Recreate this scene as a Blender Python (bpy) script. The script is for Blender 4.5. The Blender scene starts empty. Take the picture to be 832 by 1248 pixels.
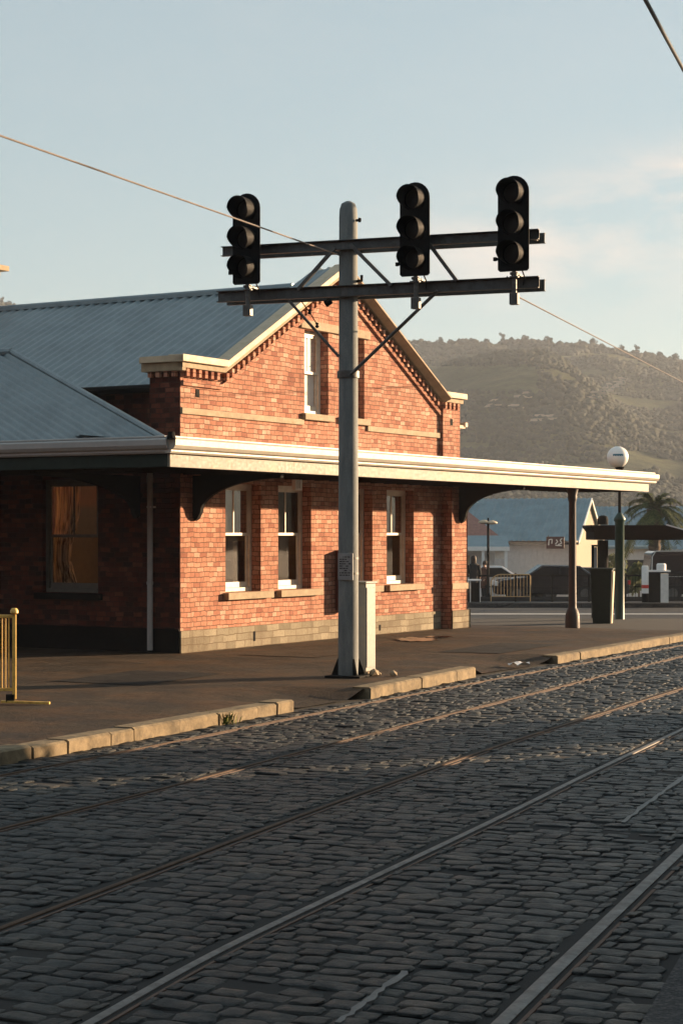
import bpy, bmesh, math, random
import numpy as np
from mathutils import Vector, Matrix, noise as mnoise
random.seed(7); rng = np.random.default_rng(7)
S = bpy.context.scene; C = S.collection
R = math.radians; PI = math.pi
EYE = 2.1; F = 2300.0; HZ = 650.0
def X_at(px, D): return (px-416)/F*D
def Z_at(py, D): return EYE+(HZ-py)/F*D
def gnd(px, py, z=0.0):
    D = (EYE-z)*F/(py-HZ); return (X_at(px, D), D)
# ------------------------------------------------------------------ helpers
def link(o, parent=None):
    C.objects.link(o)
    if parent: o.parent = parent
    return o
def tag(o, label=None, cat=None, group=None, kind=None):
    if label: o['label'] = label
    if cat: o['category'] = cat
    if group: o['group'] = group
    if kind: o['kind'] = kind
    return o
def empty(name, loc=(0,0,0), rz=0, label=None, cat=None, group=None):
    o = bpy.data.objects.new(name, None); link(o); o.location = loc; o.rotation_euler = (0,0,rz)
    o.empty_display_size = .2
    return tag(o, label, cat, group)
class MB:
    def __init__(s): s.v = []; s.f = []
    def add(s, vs, fs):
        n = len(s.v); s.v += [tuple(v) for v in vs]; s.f += [tuple(i+n for i in f) for f in fs]; return s
    def box(s, x0,x1,y0,y1,z0,z1, M=None):
        vs = [Vector((x,y,z)) for z in (z0,z1) for y in (y0,y1) for x in (x0,x1)]
        if M is not None: vs = [M@v for v in vs]
        return s.add(vs, [(0,2,3,1),(4,5,7,6),(0,1,5,4),(2,6,7,3),(0,4,6,2),(1,3,7,5)])
    def bar(s, p, q, w, h=None, up=(0,0,1)):           # square section bar between two points
        h = h or w; p = Vector(p); q = Vector(q); d = (q-p); L = d.length; d.normalize()
        u = Vector(up)
        if abs(d.dot(u)) > .98: u = Vector((1,0,0))
        a = d.cross(u).normalized(); b = a.cross(d).normalized()
        M = Matrix((( a.x,d.x,b.x,p.x),(a.y,d.y,b.y,p.y),(a.z,d.z,b.z,p.z),(0,0,0,1)))
        return s.box(-w/2,w/2,0,L,-h/2,h/2,M)
    def tube(s, pts, r, seg=10, cap=True):
        pts = [Vector(p) for p in pts]; n = len(pts)
        rs = r if isinstance(r,(list,tuple)) else [r]*n
        prev = None; rings = []
        for i,p in enumerate(pts):
            t = (pts[min(i+1,n-1)]-pts[max(i-1,0)]).normalized()
            if prev is None:
                u = Vector((0,0,1)) if abs(t.z) < .9 else Vector((1,0,0)); a = t.cross(u).normalized()
            else: a = (prev - t*prev.dot(t)).normalized()
            prev = a; b = t.cross(a)
            rings.append([p+(a*math.cos(2*PI*k/seg)+b*math.sin(2*PI*k/seg))*rs[i] for k in range(seg)])
        vs = [v for rg in rings for v in rg]; fs = []
        for i in range(n-1):
            for k in range(seg):
                k2 = (k+1)%seg; fs.append((i*seg+k,i*seg+k2,(i+1)*seg+k2,(i+1)*seg+k))
        if cap: fs += [tuple(range(seg))[::-1], tuple((n-1)*seg+k for k in range(seg))]
        return s.add(vs, fs)
    def lathe(s, prof, c=(0,0,0), seg=20):             # prof: list of (r, z)
        vs = []; fs = []
        for r,z in prof:
            for k in range(seg): vs.append((c[0]+r*math.cos(2*PI*k/seg), c[1]+r*math.sin(2*PI*k/seg), c[2]+z))
        for i in range(len(prof)-1):
            for k in range(seg):
                k2=(k+1)%seg; fs.append((i*seg+k,i*seg+k2,(i+1)*seg+k2,(i+1)*seg+k))
        fs += [tuple(range(seg))[::-1], tuple((len(prof)-1)*seg+k for k in range(seg))]
        return s.add(vs, fs)
    def prism(s, poly, to3, d0, d1):                    # poly of 2D points, to3(p, q, d) -> 3D
        n = len(poly); vs = [to3(p[0],p[1],d0) for p in poly]+[to3(p[0],p[1],d1) for p in poly]
        fs = [tuple(range(n)), tuple(range(2*n-1,n-1,-1))]+[(i,n+i,n+(i+1)%n,(i+1)%n) for i in range(n)]
        return s.add(vs, fs)
    def quad(s, a,b,c,d): return s.add([a,b,c,d],[(0,1,2,3)])
    def build(s, name, mat, parent=None, smooth=False, bevel=0, fix=True):
        me = bpy.data.meshes.new(name); me.from_pydata(s.v, [], s.f); me.update()
        if fix:
            bm = bmesh.new(); bm.from_mesh(me); bmesh.ops.recalc_face_normals(bm, faces=bm.faces); bm.to_mesh(me); bm.free()
        if smooth:
            me.polygons.foreach_set('use_smooth', [True]*len(me.polygons))
            try: me.set_sharp_from_angle(angle=R(38))
            except Exception: pass
        me.materials.append(mat)
        o = bpy.data.objects.new(name, me); link(o, parent)
        if bevel:
            m = o.modifiers.new('bevel','BEVEL'); m.width = bevel; m.segments = 2; m.limit_method='ANGLE'; m.angle_limit = R(40)
        return o
def npmesh(name, V, Fq, mat, parent=None, smooth=False):
    me = bpy.data.meshes.new(name); V = np.asarray(V,dtype=np.float32); Fq = np.asarray(Fq,dtype=np.int32)
    k = Fq.shape[1]; me.vertices.add(len(V)); me.vertices.foreach_set('co', V.ravel())
    me.loops.add(Fq.size); me.loops.foreach_set('vertex_index', Fq.ravel())
    me.polygons.add(len(Fq)); me.polygons.foreach_set('loop_start', np.arange(0,Fq.size,k,dtype=np.int32))
    me.polygons.foreach_set('loop_total', np.full(len(Fq),k,dtype=np.int32))
    if smooth: me.polygons.foreach_set('use_smooth', np.ones(len(Fq),dtype=bool))
    me.update(calc_edges=True); me.validate(); me.materials.append(mat)
    o = bpy.data.objects.new(name, me); return link(o, parent)
def copy_tree(o, parent=None):
    c = o.copy(); C.objects.link(c)
    if parent: c.parent = parent
    for ch in list(o.children): copy_tree(ch, c)
    return c
# ------------------------------------------------------------------ materials
class NT:
    def __init__(s, m): s.t = m.node_tree; s.n = s.t.nodes; s.l = s.t.links
    def new(s, typ, **kw):
        n = s.n.new(typ)
        for k,v in kw.items():
            if k in n.inputs: 
                if hasattr(v,'is_output') or isinstance(v, bpy.types.NodeSocket): s.l.new(v, n.inputs[k])
                else: n.inputs[k].default_value = v
            else: setattr(n, k, v)
        return n
    def lk(s, a, b): s.l.new(a, b)
    def ramp(s, fac, stops, interp='LINEAR'):
        n = s.n.new('ShaderNodeValToRGB'); cr = n.color_ramp; cr.interpolation = interp
        while len(cr.elements) < len(stops): cr.elements.new(.5)
        for e,(p,c) in zip(cr.elements, stops): e.position = p; e.color = (*c,1) if len(c)==3 else c
        s.lk(fac, n.inputs['Fac']); return n.outputs['Color']
    def noise(s, vec, scale, detail=4, rough=.6, dist=0):
        n = s.n.new('ShaderNodeTexNoise'); n.inputs['Scale'].default_value = scale; n.inputs['Detail'].default_value = detail
        n.inputs['Roughness'].default_value = rough; n.inputs['Distortion'].default_value = dist
        if vec is not None: s.lk(vec, n.inputs['Vector'])
        return n.outputs['Fac']
    def mix(s, f, a, b, mode='MIX'):
        n = s.n.new('ShaderNodeMix'); n.data_type='RGBA'; n.blend_type = mode
        for sock, v in ((n.inputs[0],f),(n.inputs[6],a),(n.inputs[7],b)):
            if isinstance(v, bpy.types.NodeSocket): s.lk(v, sock)
            elif isinstance(v,(int,float)): sock.default_value = v
            else: sock.default_value = (*v,1) if len(v)==3 else v
        return n.outputs[2]
    def math(s, op, a, b=None, clamp=False):
        n = s.n.new('ShaderNodeMath'); n.operation = op; n.use_clamp = clamp
        for i,v in enumerate((a,b)):
            if v is None: continue
            if isinstance(v, bpy.types.NodeSocket): s.lk(v, n.inputs[i])
            else: n.inputs[i].default_value = v
        return n.outputs[0]
def mat_base(name):
    m = bpy.data.materials.new(name); m.use_nodes = True; t = NT(m)
    return m, t, t.n['Principled BSDF']
def bump(t, b, h, strength=.5, dist=.01, prev=None):
    n = t.n.new('ShaderNodeBump'); n.inputs['Strength'].default_value = strength; n.inputs['Distance'].default_value = dist
    t.lk(h, n.inputs['Height'])
    if prev is not None: t.lk(prev, n.inputs['Normal'])
    if b is not None: t.lk(n.outputs[0], b.inputs['Normal'])
    return n.outputs[0]
def simple(name, col, rough=.6, metal=0, var=.25, scale=6, bstr=.15, dirt=None, spec=.5):
    m,t,b = mat_base(name)
    tc = t.n.new('ShaderNodeTexCoord').outputs['Object']
    n1 = t.noise(tc, scale, 6, .65); n2 = t.noise(tc, scale*7, 4, .6)
    lo = tuple(c*(1-var) for c in col); hi = tuple(min(1,c*(1+var)) for c in col)
    c = t.ramp(n1, [(.3,lo),(.7,hi)])
    if dirt:
        f = t.ramp(t.noise(tc, scale*.6, 8, .75), [(.5,(0,0,0)),(.68,(1,1,1))])
        c = t.mix(f, c, dirt)
    t.lk(c, b.inputs['Base Color'])
    rr = t.ramp(n2, [(.3,(max(0,rough-.12),)*3),(.7,(min(1,rough+.12),)*3)]); t.lk(rr, b.inputs['Roughness'])
    b.inputs['Metallic'].default_value = metal; b.inputs['Specular IOR Level'].default_value = spec
    bump(t, b, n2, bstr, .004)
    return m
def brick_mat(name, pal, bw=.205, bh=.088, mortar=(.11,.06,.04), msz=.007, dark=1.0):
    m,t,b = mat_base(name)
    tc = t.n.new('ShaderNodeTexCoord').outputs['Object']
    sp = t.n.new('ShaderNodeSeparateXYZ'); t.lk(tc, sp.inputs[0])
    w = t.noise(tc, 2.2, 3); wv = t.math('MULTIPLY', t.math('SUBTRACT', w, .5), .10)
    w2 = t.noise(tc, 9.0, 3); wv2 = t.math('MULTIPLY', t.math('SUBTRACT', w2, .5), .05)
    u = t.math('ADD', t.math('ADD', sp.outputs[0], sp.outputs[1]), t.math('ADD',wv,wv2)); 
    v = t.math('ADD', sp.outputs[2], t.math('ADD',t.math('MULTIPLY',wv,.6),t.math('MULTIPLY',wv2,.6)))
    cb = t.n.new('ShaderNodeCombineXYZ'); t.lk(u, cb.inputs[0]); t.lk(v, cb.inputs[1])
    br = t.n.new('ShaderNodeTexBrick'); t.lk(cb.outputs[0], br.inputs['Vector'])
    br.inputs['Scale'].default_value = 1; br.inputs['Brick Width'].default_value = bw; br.inputs['Row Height'].default_value = bh
    br.inputs['Mortar Size'].default_value = msz; br.inputs['Mortar Smooth'].default_value = .25
    br.inputs['Color1'].default_value = (0,0,0,1); br.inputs['Color2'].default_value = (1,1,1,1); br.inputs['Mortar'].default_value=(.5,.5,.5,1)
    br.offset = .5; br.squash = .72; br.squash_frequency = 3
    col = t.ramp(br.outputs['Color'], pal)
    big = t.ramp(t.noise(tc, .9, 7, .7), [(.3,(.66,.60,.57)),(.5,(.95,.93,.92)),(.68,(1.12,1.12,1.12))])
    col = t.mix(1.0, col, big, 'MULTIPLY')
    fine = t.ramp(t.noise(tc, 38, 5, .7), [(.3,(.78,.76,.74)),(.7,(1.15,1.15,1.15))])
    col = t.mix(1.0, col, fine, 'MULTIPLY')
    pale = t.ramp(t.noise(tc, 5.5, 6, .7), [(.60,(0,0,0)),(.74,(.55,.55,.55))])
    col = t.mix(pale, col, tuple(min(1,c*1.0) for c in pal[-1][1]))
    ms = t.n.new('ShaderNodeMapping'); ms.inputs['Scale'].default_value=(3.2,3.2,.32); t.lk(tc, ms.inputs[0])
    soot = t.ramp(t.noise(ms.outputs[0], 1.6, 6, .7), [(.52,(1,1,1)),(.70,(.70,.66,.63))]); col = t.mix(1.0, col, soot, 'MULTIPLY')
    salt = t.ramp(t.noise(tc, 1.7, 8, .8), [(.60,(0,0,0)),(.74,(.35,.35,.35))]); col = t.mix(salt, col, (pal[-1][1][0],pal[-1][1][0]*.75,pal[-1][1][0]*.6))
    mf = br.outputs['Fac']
    col = t.mix(mf, col, mortar)
    if dark != 1: col = t.mix(1.0, col, (dark,dark,dark), 'MULTIPLY')
    t.lk(col, b.inputs['Base Color']); b.inputs['Roughness'].default_value = .9; b.inputs['Specular IOR Level'].default_value=.25
    n0 = bump(t, None, t.noise(tc, 55, 5, .7), .45, .006)
    inv = t.math('SUBTRACT', t.math('ADD', 1.0, t.math('MULTIPLY', br.outputs['Color'], .35)), t.math('MULTIPLY',mf,1.2))
    bump(t, b, inv, .9, .012, n0)
    return m
M = {}
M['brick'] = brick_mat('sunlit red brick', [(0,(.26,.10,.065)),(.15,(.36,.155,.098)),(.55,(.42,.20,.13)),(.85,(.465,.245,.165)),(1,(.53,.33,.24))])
M['brick_shaded'] = brick_mat('red brick darkened for shade', [(0,(.03,.010,.007)),(.4,(.075,.020,.012)),(.8,(.12,.032,.018)),(1,(.17,.055,.034))], mortar=(.06,.03,.022))  # colour darkened to deepen the wing's shade; chimney and other blocks share it
M['plinth'] = brick_mat('plinth stone blocks', [(0,(.17,.145,.10)),(.5,(.235,.205,.145)),(1,(.30,.265,.19))], bw=.42, bh=.13, mortar=(.15,.11,.07), msz=.008)
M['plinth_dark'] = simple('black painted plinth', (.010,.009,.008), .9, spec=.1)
M['stone'] = simple('sandstone trim', (.31,.235,.15), .85, var=.25, scale=5, bstr=.4, dirt=(.26,.19,.11))
M['coping'] = simple('cream painted coping', (.50,.40,.28), .7, var=.16, scale=4, bstr=.25, dirt=(.42,.32,.2))
M['cream'] = simple('cream painted gutter', (.40,.375,.325), .5, var=.14, scale=2.5, bstr=.08, dirt=(.46,.39,.28))
M['beige'] = simple('beige painted fascia', (.20,.185,.15), .65, var=.2, scale=2.5, bstr=.1, dirt=(.27,.22,.14))
M['green'] = simple('dark green paint', (.010,.022,.017), .6, var=.2, spec=.25)
M['lampgreen'] = simple('bottle green paint', (.010,.042,.028), .4, var=.25, dirt=(.015,.05,.035))
M['greygutter'] = simple('grey painted gutter', (.36,.36,.35), .5, var=.1)
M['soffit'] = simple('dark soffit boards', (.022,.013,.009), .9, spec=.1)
M['black'] = simple('black ironwork', (.012,.011,.010), .85, spec=.1)
M['sigblack'] = simple('matt black signal housing', (.005,.005,.0055), .75, var=.3, scale=4, dirt=(.009,.008,.007), spec=.15)
M['visor'] = simple('black visor', (.004,.004,.0045), .7, var=.3, spec=.12)
M['post'] = simple('brown painted iron post', (.030,.020,.016), .6, var=.3, dirt=(.045,.022,.014))
M['cabinet'] = simple('pale enamelled cabinet', (.26,.25,.225), .5, var=.1, dirt=(.36,.3,.22))
M['brownbox'] = simple('red brown metal box', (.10,.025,.014), .6)
M['window'] = simple('off white window paint', (.60,.53,.42), .5, var=.1, dirt=(.45,.38,.28))
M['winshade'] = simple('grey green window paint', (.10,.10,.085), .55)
M['steel'] = simple('weathered dark steel', (.085,.085,.082), .5, metal=.35, var=.3, scale=7, dirt=(.05,.035,.026))
M['beam'] = simple('dark painted steel beam', (.065,.072,.072), .5, metal=.2, var=.35, scale=5, dirt=(.04,.032,.026))
M['yellow'] = simple('yellow ochre paint', (.78,.50,.12), .45, var=.15, scale=12, dirt=(.42,.22,.04))
M['barsteel'] = simple('galvanised barrier', (.45,.30,.14), .45, metal=.3)
M['white'] = simple('white paint', (.75,.73,.70), .5, var=.06)
M['dirtywhite'] = simple('weathered white board', (.66,.64,.60), .6, var=.12)
M['curtain'] = simple('amber net curtain', (.58,.40,.20), .9, var=.2)
M['plaster'] = simple('warm interior plaster', (.22,.14,.075), .85, var=.1)
M['furn'] = simple('brown furniture', (.09,.04,.02), .5)
M['wood'] = simple('dark timber', (.06,.035,.02), .7)
M['wire'] = simple('worn contact wire', (.16,.13,.11), .45, metal=.4)
M['wiredark'] = simple('black cable', (.03,.028,.028), .6)
M['kerb'] = simple('sandstone kerb', (.205,.16,.10), .9, var=.4, scale=5, bstr=1.0, dirt=(.085,.07,.05), spec=.2)
M['rust'] = simple('brown roof iron', (.26,.12,.09), .7)
M['plate'] = simple('grey label plate', (.24,.24,.24), .5)
M['skin'] = simple('skin', (.42,.24,.16), .6); M['hair'] = simple('brown hair', (.04,.02,.012), .7)
M['cloth'] = simple('dark coat cloth', (.012,.012,.014), .9); M['cloth2'] = simple('brown jacket cloth', (.10,.04,.025), .9)
M['rubber'] = simple('tyre rubber', (.012,.012,.012), .8); M['red'] = simple('red plastic', (.5,.03,.02), .35)
def paint(name, col, rough=.25):
    m,t,b = mat_base(name); b.inputs['Base Color'].default_value=(*col,1); b.inputs['Roughness'].default_value=rough
    b.inputs['Coat Weight'].default_value=.6
    return m
M['carblack'] = paint('black car paint',(.012,.012,.014)); M['carwhite'] = paint('white car paint',(.6,.6,.6)); M['cargrey']=paint('dark grey car paint',(.03,.035,.04))
def concrete_pole():
    m,t,b = mat_base('spun concrete pole')
    tc = t.n.new('ShaderNodeTexCoord').outputs['Object']
    mp = t.new('ShaderNodeMapping'); mp.inputs['Scale'].default_value=(1,1,.18); t.lk(tc, mp.inputs[0])
    c = t.ramp(t.noise(mp.outputs[0], 9, 6, .7), [(.3,(.11,.125,.125)),(.55,(.175,.19,.187)),(.75,(.26,.265,.25))])
    sp = t.ramp(t.noise(tc, 120, 3, .7), [(.38,(.7,.7,.7)),(.6,(1.1,1.1,1.1))])
    c = t.mix(1.0, c, sp, 'MULTIPLY')
    st = t.ramp(t.noise(mp.outputs[0], 30, 5, .7), [(.58,(0,0,0)),(.74,(.5,.5,.5))]); c = t.mix(st, c, (.10,.085,.07))
    t.lk(c, b.inputs['Base Color']); b.inputs['Roughness'].default_value=.8
    bump(t,b,t.noise(tc,90,4,.7),.5,.004); return m
M['pole'] = concrete_pole()
def glass(name, tint=(.5,.5,.5), refl=.35):
    m = bpy.data.materials.new(name); m.use_nodes=True; t = NT(m); t.n.clear()
    out = t.n.new('ShaderNodeOutputMaterial'); tr = t.n.new('ShaderNodeBsdfTransparent'); tr.inputs[0].default_value=(*tint,1)
    gl = t.n.new('ShaderNodeBsdfGlossy'); gl.inputs['Roughness'].default_value=.03; gl.inputs['Color'].default_value=(.9,.9,.9,1)
    tc = t.n.new('ShaderNodeTexCoord').outputs['Object']; bn = bump(t,None,t.noise(tc,1.6,2),.02,.02); t.lk(bn,gl.inputs['Normal'])
    fr = t.n.new('ShaderNodeFresnel'); fr.inputs[0].default_value=1.5
    f = t.math('ADD', t.math('MULTIPLY', fr.outputs[0], .5), refl, True)
    mx = t.n.new('ShaderNodeMixShader'); t.lk(f, mx.inputs[0]); t.lk(tr.outputs[0],mx.inputs[1]); t.lk(gl.outputs[0],mx.inputs[2]); t.lk(mx.outputs[0],out.inputs[0])
    return m
M['glass'] = glass('window glass', (.30,.28,.25), .03)
M['glassclear'] = glass('clear window glass', (.95,.93,.9), .0)
M['carglass'] = simple('dark car glass', (.015,.018,.02), .08, var=.05, bstr=0)
def lens_mat():
    m,t,b = mat_base('unlit signal lens'); b.inputs['Base Color'].default_value=(.009,.007,.007,1); b.inputs['Roughness'].default_value=.5
    tc=t.n.new('ShaderNodeTexCoord').outputs['Object']; bump(t,b,t.noise(tc,60,2),.6,.01); return m
M['lens'] = lens_mat()
def iron_roof(name, col, var=.2):
    m,t,b = mat_base(name)
    tc = t.n.new('ShaderNodeTexCoord').outputs['Object']
    c = t.ramp(t.noise(tc, 1.3, 7, .7), [(.3,tuple(x*(1-var) for x in col)),(.7,tuple(x*(1+var) for x in col))])
    f = t.ramp(t.noise(tc, 14, 6, .75), [(.55,(0,0,0)),(.75,(.5,.5,.5))]); c = t.mix(f, c, tuple(x*1.5 for x in col))
    g = t.ramp(t.noise(tc, 4, 6, .8), [(.62,(0,0,0)),(.72,(.45,.45,.45))]); c = t.mix(g, c, (col[0]*.8,col[1]*.6,col[2]*.5))
    t.lk(c, b.inputs['Base Color']); b.inputs['Metallic'].default_value=.25; b.inputs['Roughness'].default_value=.5
    bump(t,b,t.noise(tc,30,4),.2,.004); return m
M['iron'] = iron_roof('grey blue corrugated iron', (.185,.225,.24))
M['ironfar'] = iron_roof('blue corrugated iron', (.165,.235,.265))
def asphalt(name, col, warm=None, wet=False):
    m,t,b = mat_base(name)
    tc = t.n.new('ShaderNodeTexCoord').outputs['Object']
    agg = t.n.new('ShaderNodeTexVoronoi'); agg.inputs['Scale'].default_value=55; t.lk(tc, agg.inputs['Vector'])
    c = t.ramp(t.noise(tc,.55,8,.65), [(.3,tuple(x*.72 for x in col)),(.7,tuple(x*1.25 for x in col))])
    sp = t.ramp(agg.outputs['Color'], [(.1,(.55,.55,.55)),(.6,(1,1,1)),(.95,(1.9,1.8,1.6))]); c = t.mix(1.0,c,sp,'MULTIPLY')
    fine = t.noise(tc, 140, 4, .75); c = t.mix(1.0, c, t.ramp(fine,[(.35,(.6,.6,.6)),(.65,(1.3,1.3,1.3))]), 'MULTIPLY')
    # cracks
    vo = t.n.new('ShaderNodeTexVoronoi'); vo.feature='DISTANCE_TO_EDGE'; vo.inputs['Scale'].default_value=.42
    dn = t.new('ShaderNodeMapping'); t.lk(tc, dn.inputs[0]); 
    nz = t.n.new('ShaderNodeTexNoise'); nz.inputs['Scale'].default_value=2.5; nz.inputs['Detail'].default_value=6; t.lk(tc,nz.inputs['Vector'])
    ad = t.n.new('ShaderNodeMix'); ad.data_type='VECTOR'; ad.inputs[0].default_value=.16; t.lk(tc,ad.inputs[4]); t.lk(nz.outputs['Color'],ad.inputs[5]); t.lk(ad.outputs[1],vo.inputs['Vector'])
    cr = t.ramp(vo.outputs['Distance'], [(.0,(1,1,1)),(.010,(0,0,0))]); c = t.mix(t.math('MULTIPLY',cr,.7), c, (.012,.01,.008))
    patch = t.ramp(t.noise(tc,.28,3,.5,.6), [(.56,(0,0,0)),(.575,(1,1,1))]); c = t.mix(t.math('MULTIPLY',patch,.35), c, tuple(x*.5 for x in col))
    if warm:
        wf = t.ramp(t.noise(tc,.8,7,.7), [(.45,(0,0,0)),(.66,(.8,.8,.8))]); c = t.mix(wf, c, warm)
    t.lk(c, b.inputs['Base Color'])
    r = t.ramp(t.noise(tc,1.1,6,.7),[(.35,(.62,)*3),(.6,(.9,)*3)]); t.lk(r,b.inputs['Roughness']); b.inputs['Specular IOR Level'].default_value=.15
    n0 = bump(t,None,t.noise(tc,2.2,5),.5,.06); n1 = bump(t,None,fine,.5,.006,n0); bump(t,b,agg.outputs['Distance'],.35,.008,n1)
    return m
M['pavement'] = asphalt('footpath asphalt', (.050,.038,.028), warm=(.095,.052,.026))
M['road'] = asphalt('road asphalt', (.055,.055,.057))
def sett_mat(geo=True):
    m,t,b = mat_base('bluestone setts' if geo else 'bluestone paving')
    tc = t.n.new('ShaderNodeTexCoord').outputs['Object']
    if geo:
        gi = t.n.new('ShaderNodeNewGeometry'); rnd = gi.outputs['Random Per Island']
    else:
        br = t.n.new('ShaderNodeTexBrick'); t.lk(tc,br.inputs['Vector']); br.inputs['Scale'].default_value=1; br.inputs['Brick Width'].default_value=.22; br.inputs['Row Height'].default_value=.2
        br.inputs['Color1'].default_value=(0,0,0,1); br.inputs['Color2'].default_value=(1,1,1,1); rnd = br.outputs['Color']
    c = t.ramp(rnd, [(0,(.004,.007,.008)),(.3,(.008,.013,.015)),(.6,(.013,.019,.021)),(.85,(.022,.027,.027)),(1,(.046,.044,.038))])
    c = t.mix(1.0, c, t.ramp(t.noise(tc,24,8,.8),[(.36,(.45,.45,.46)),(.64,(1.6,1.56,1.5))]), 'MULTIPLY'); c = t.mix(1.0, c, t.ramp(t.noise(tc,1.1,8,.75),[(.36,(.42,.42,.42)),(.50,(1,1,1)),(.68,(1.5,1.45,1.4))]),'MULTIPLY'); c = t.mix(t.ramp(t.noise(tc,2.6,8,.75),[(.52,(0,0,0)),(.7,(.32,.32,.32))]), c, (.045,.035,.026))
    c = t.mix(1.0, c, t.ramp(t.noise(tc,.5,5,.6),[(.3,(.75,.77,.8)),(.7,(1.2,1.17,1.12))]), 'MULTIPLY')
    t.lk(c,b.inputs['Base Color'])
    rr = t.ramp(t.noise(tc,7,5,.7),[(.3,(.36,)*3),(.7,(.62,)*3)]); t.lk(rr,b.inputs['Roughness']); b.inputs['Specular IOR Level'].default_value=.27
    n0 = bump(t,None,t.noise(tc,26,8,.78),.9,.022); bump(t,b,t.noise(tc,120,4,.7),.5,.005,n0)
    return m
M['sett'] = sett_mat(); M['settflat'] = sett_mat(False)
M['joint'] = simple('dark sett joint grit', (.009,.008,.007), .95, bstr=.6, scale=20)
def rail_mat():
    m,t,b = mat_base('worn tram rail')
    tc = t.n.new('ShaderNodeTexCoord').outputs['Object']
    c = t.ramp(t.noise(tc,4,7,.75),[(.35,(.085,.07,.058)),(.55,(.15,.14,.13)),(.75,(.07,.042,.028))])
    t.lk(c,b.inputs['Base Color']); b.inputs['Metallic'].default_value=.25
    rr = t.ramp(t.noise(tc,9,5,.7),[(.3,(.42,)*3),(.7,(.75,)*3)]); t.lk(rr,b.inputs['Roughness']); bump(t,b,t.noise(tc,50,5,.7),.3,.004); return m
M['railfar'] = simple('brown worn rail', (.075,.045,.028), .75, var=.4, scale=5, spec=.2, bstr=.4); M['rail'] = rail_mat(); M['railrust'] = simple('rusted rail flange', (.09,.05,.032), .8, bstr=.5, scale=12)
def hill_mat():
    m,t,b = mat_base('scrubby hillside')
    tc = t.n.new('ShaderNodeTexCoord').outputs['Object']
    c = t.ramp(t.noise(tc,.02,8,.7),[(.3,(.035,.042,.02)),(.5,(.07,.075,.032)),(.68,(.12,.115,.05)),(.8,(.16,.12,.07))])
    c = t.mix(1.0,c,t.ramp(t.noise(tc,.25,6,.75),[(.3,(.6,.6,.6)),(.7,(1.4,1.4,1.4))]),'MULTIPLY')
    t.lk(c,b.inputs['Base Color']); b.inputs['Roughness'].default_value=1; b.inputs['Specular IOR Level'].default_value=.1
    bump(t,b,t.noise(tc,.2,8,.75),1,3.0); return m
M['hill'] = hill_mat()
def leaf_mat(name, a, b_):
    m,t,b = mat_base(name); gi = t.n.new('ShaderNodeNewGeometry')
    c = t.ramp(gi.outputs['Random Per Island'],[(0,a),(1,b_)]); t.lk(c,b.inputs['Base Color']); b.inputs['Roughness'].default_value=.8
    tc = t.n.new('ShaderNodeTexCoord').outputs['Object']; bump(t,b,t.noise(tc,2,6,.8),1,.6)
    b.inputs['Specular IOR Level'].default_value=.2; return m
M['forest'] = leaf_mat('forest foliage',(.022,.028,.016),(.050,.052,.030)); M['leaf'] = leaf_mat('palm fronds',(.035,.06,.012),(.13,.15,.04)); M['grass']=leaf_mat('weed blades',(.14,.20,.02),(.34,.36,.07))
M['trunk'] = simple('bark', (.09,.06,.04), .9)
M['board'] = simple('pale vertical boarding', (.56,.53,.51), .7, var=.1)
M['gable'] = simple('cream gable boarding', (.46,.39,.28), .6, var=.06)
M['bluegrey'] = simple('blue grey wall paint', (.52,.54,.56), .7, var=.1)
def wet():
    m,t,b = mat_base('wet pavement film'); b.inputs['Base Color'].default_value=(.03,.014,.009,1); b.inputs['Roughness'].default_value=.22; return m
M['wet'] = wet()
def globe_mat():
    m,t,b = mat_base('opal globe'); b.inputs['Base Color'].default_value=(.82,.80,.76,1); b.inputs['Roughness'].default_value=.3; b.inputs['Subsurface Weight'].default_value=.3; b.inputs['Subsurface Radius'].default_value=(.2,.2,.2); return m
M['globe'] = globe_mat(); M['bluemark'] = simple('blue lettering band', (.03,.16,.24), .5)
M['cliff'] = simple('bare clay bank', (.24,.18,.12), .95, scale=.3)
# ------------------------------------------------------------------ frame of the street and building
TH = math.atan(1338/2300.)
U = Vector((math.sin(TH), math.cos(TH))); N = Vector((math.cos(TH), -math.sin(TH)))
A = Vector((-2.82, 33.08))
def W(a, b): p = A+U*a+N*b; return (p.x, p.y)
def ab(x, y): d = Vector((x,y))-A; return d.dot(U), d.dot(N)
def zg(x, y):
    a,b = ab(x,y)
    z = -.04*min(max(a-11,0),8)
    if y > 50: z = min(z, -.32) if a > 11 else z
    if y > 66: z -= .03*(y-66) if y < 110 else .03*44
    return z
def sstep(t): t = min(1,max(0,t)); return t*t*(3-2*t)
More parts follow.
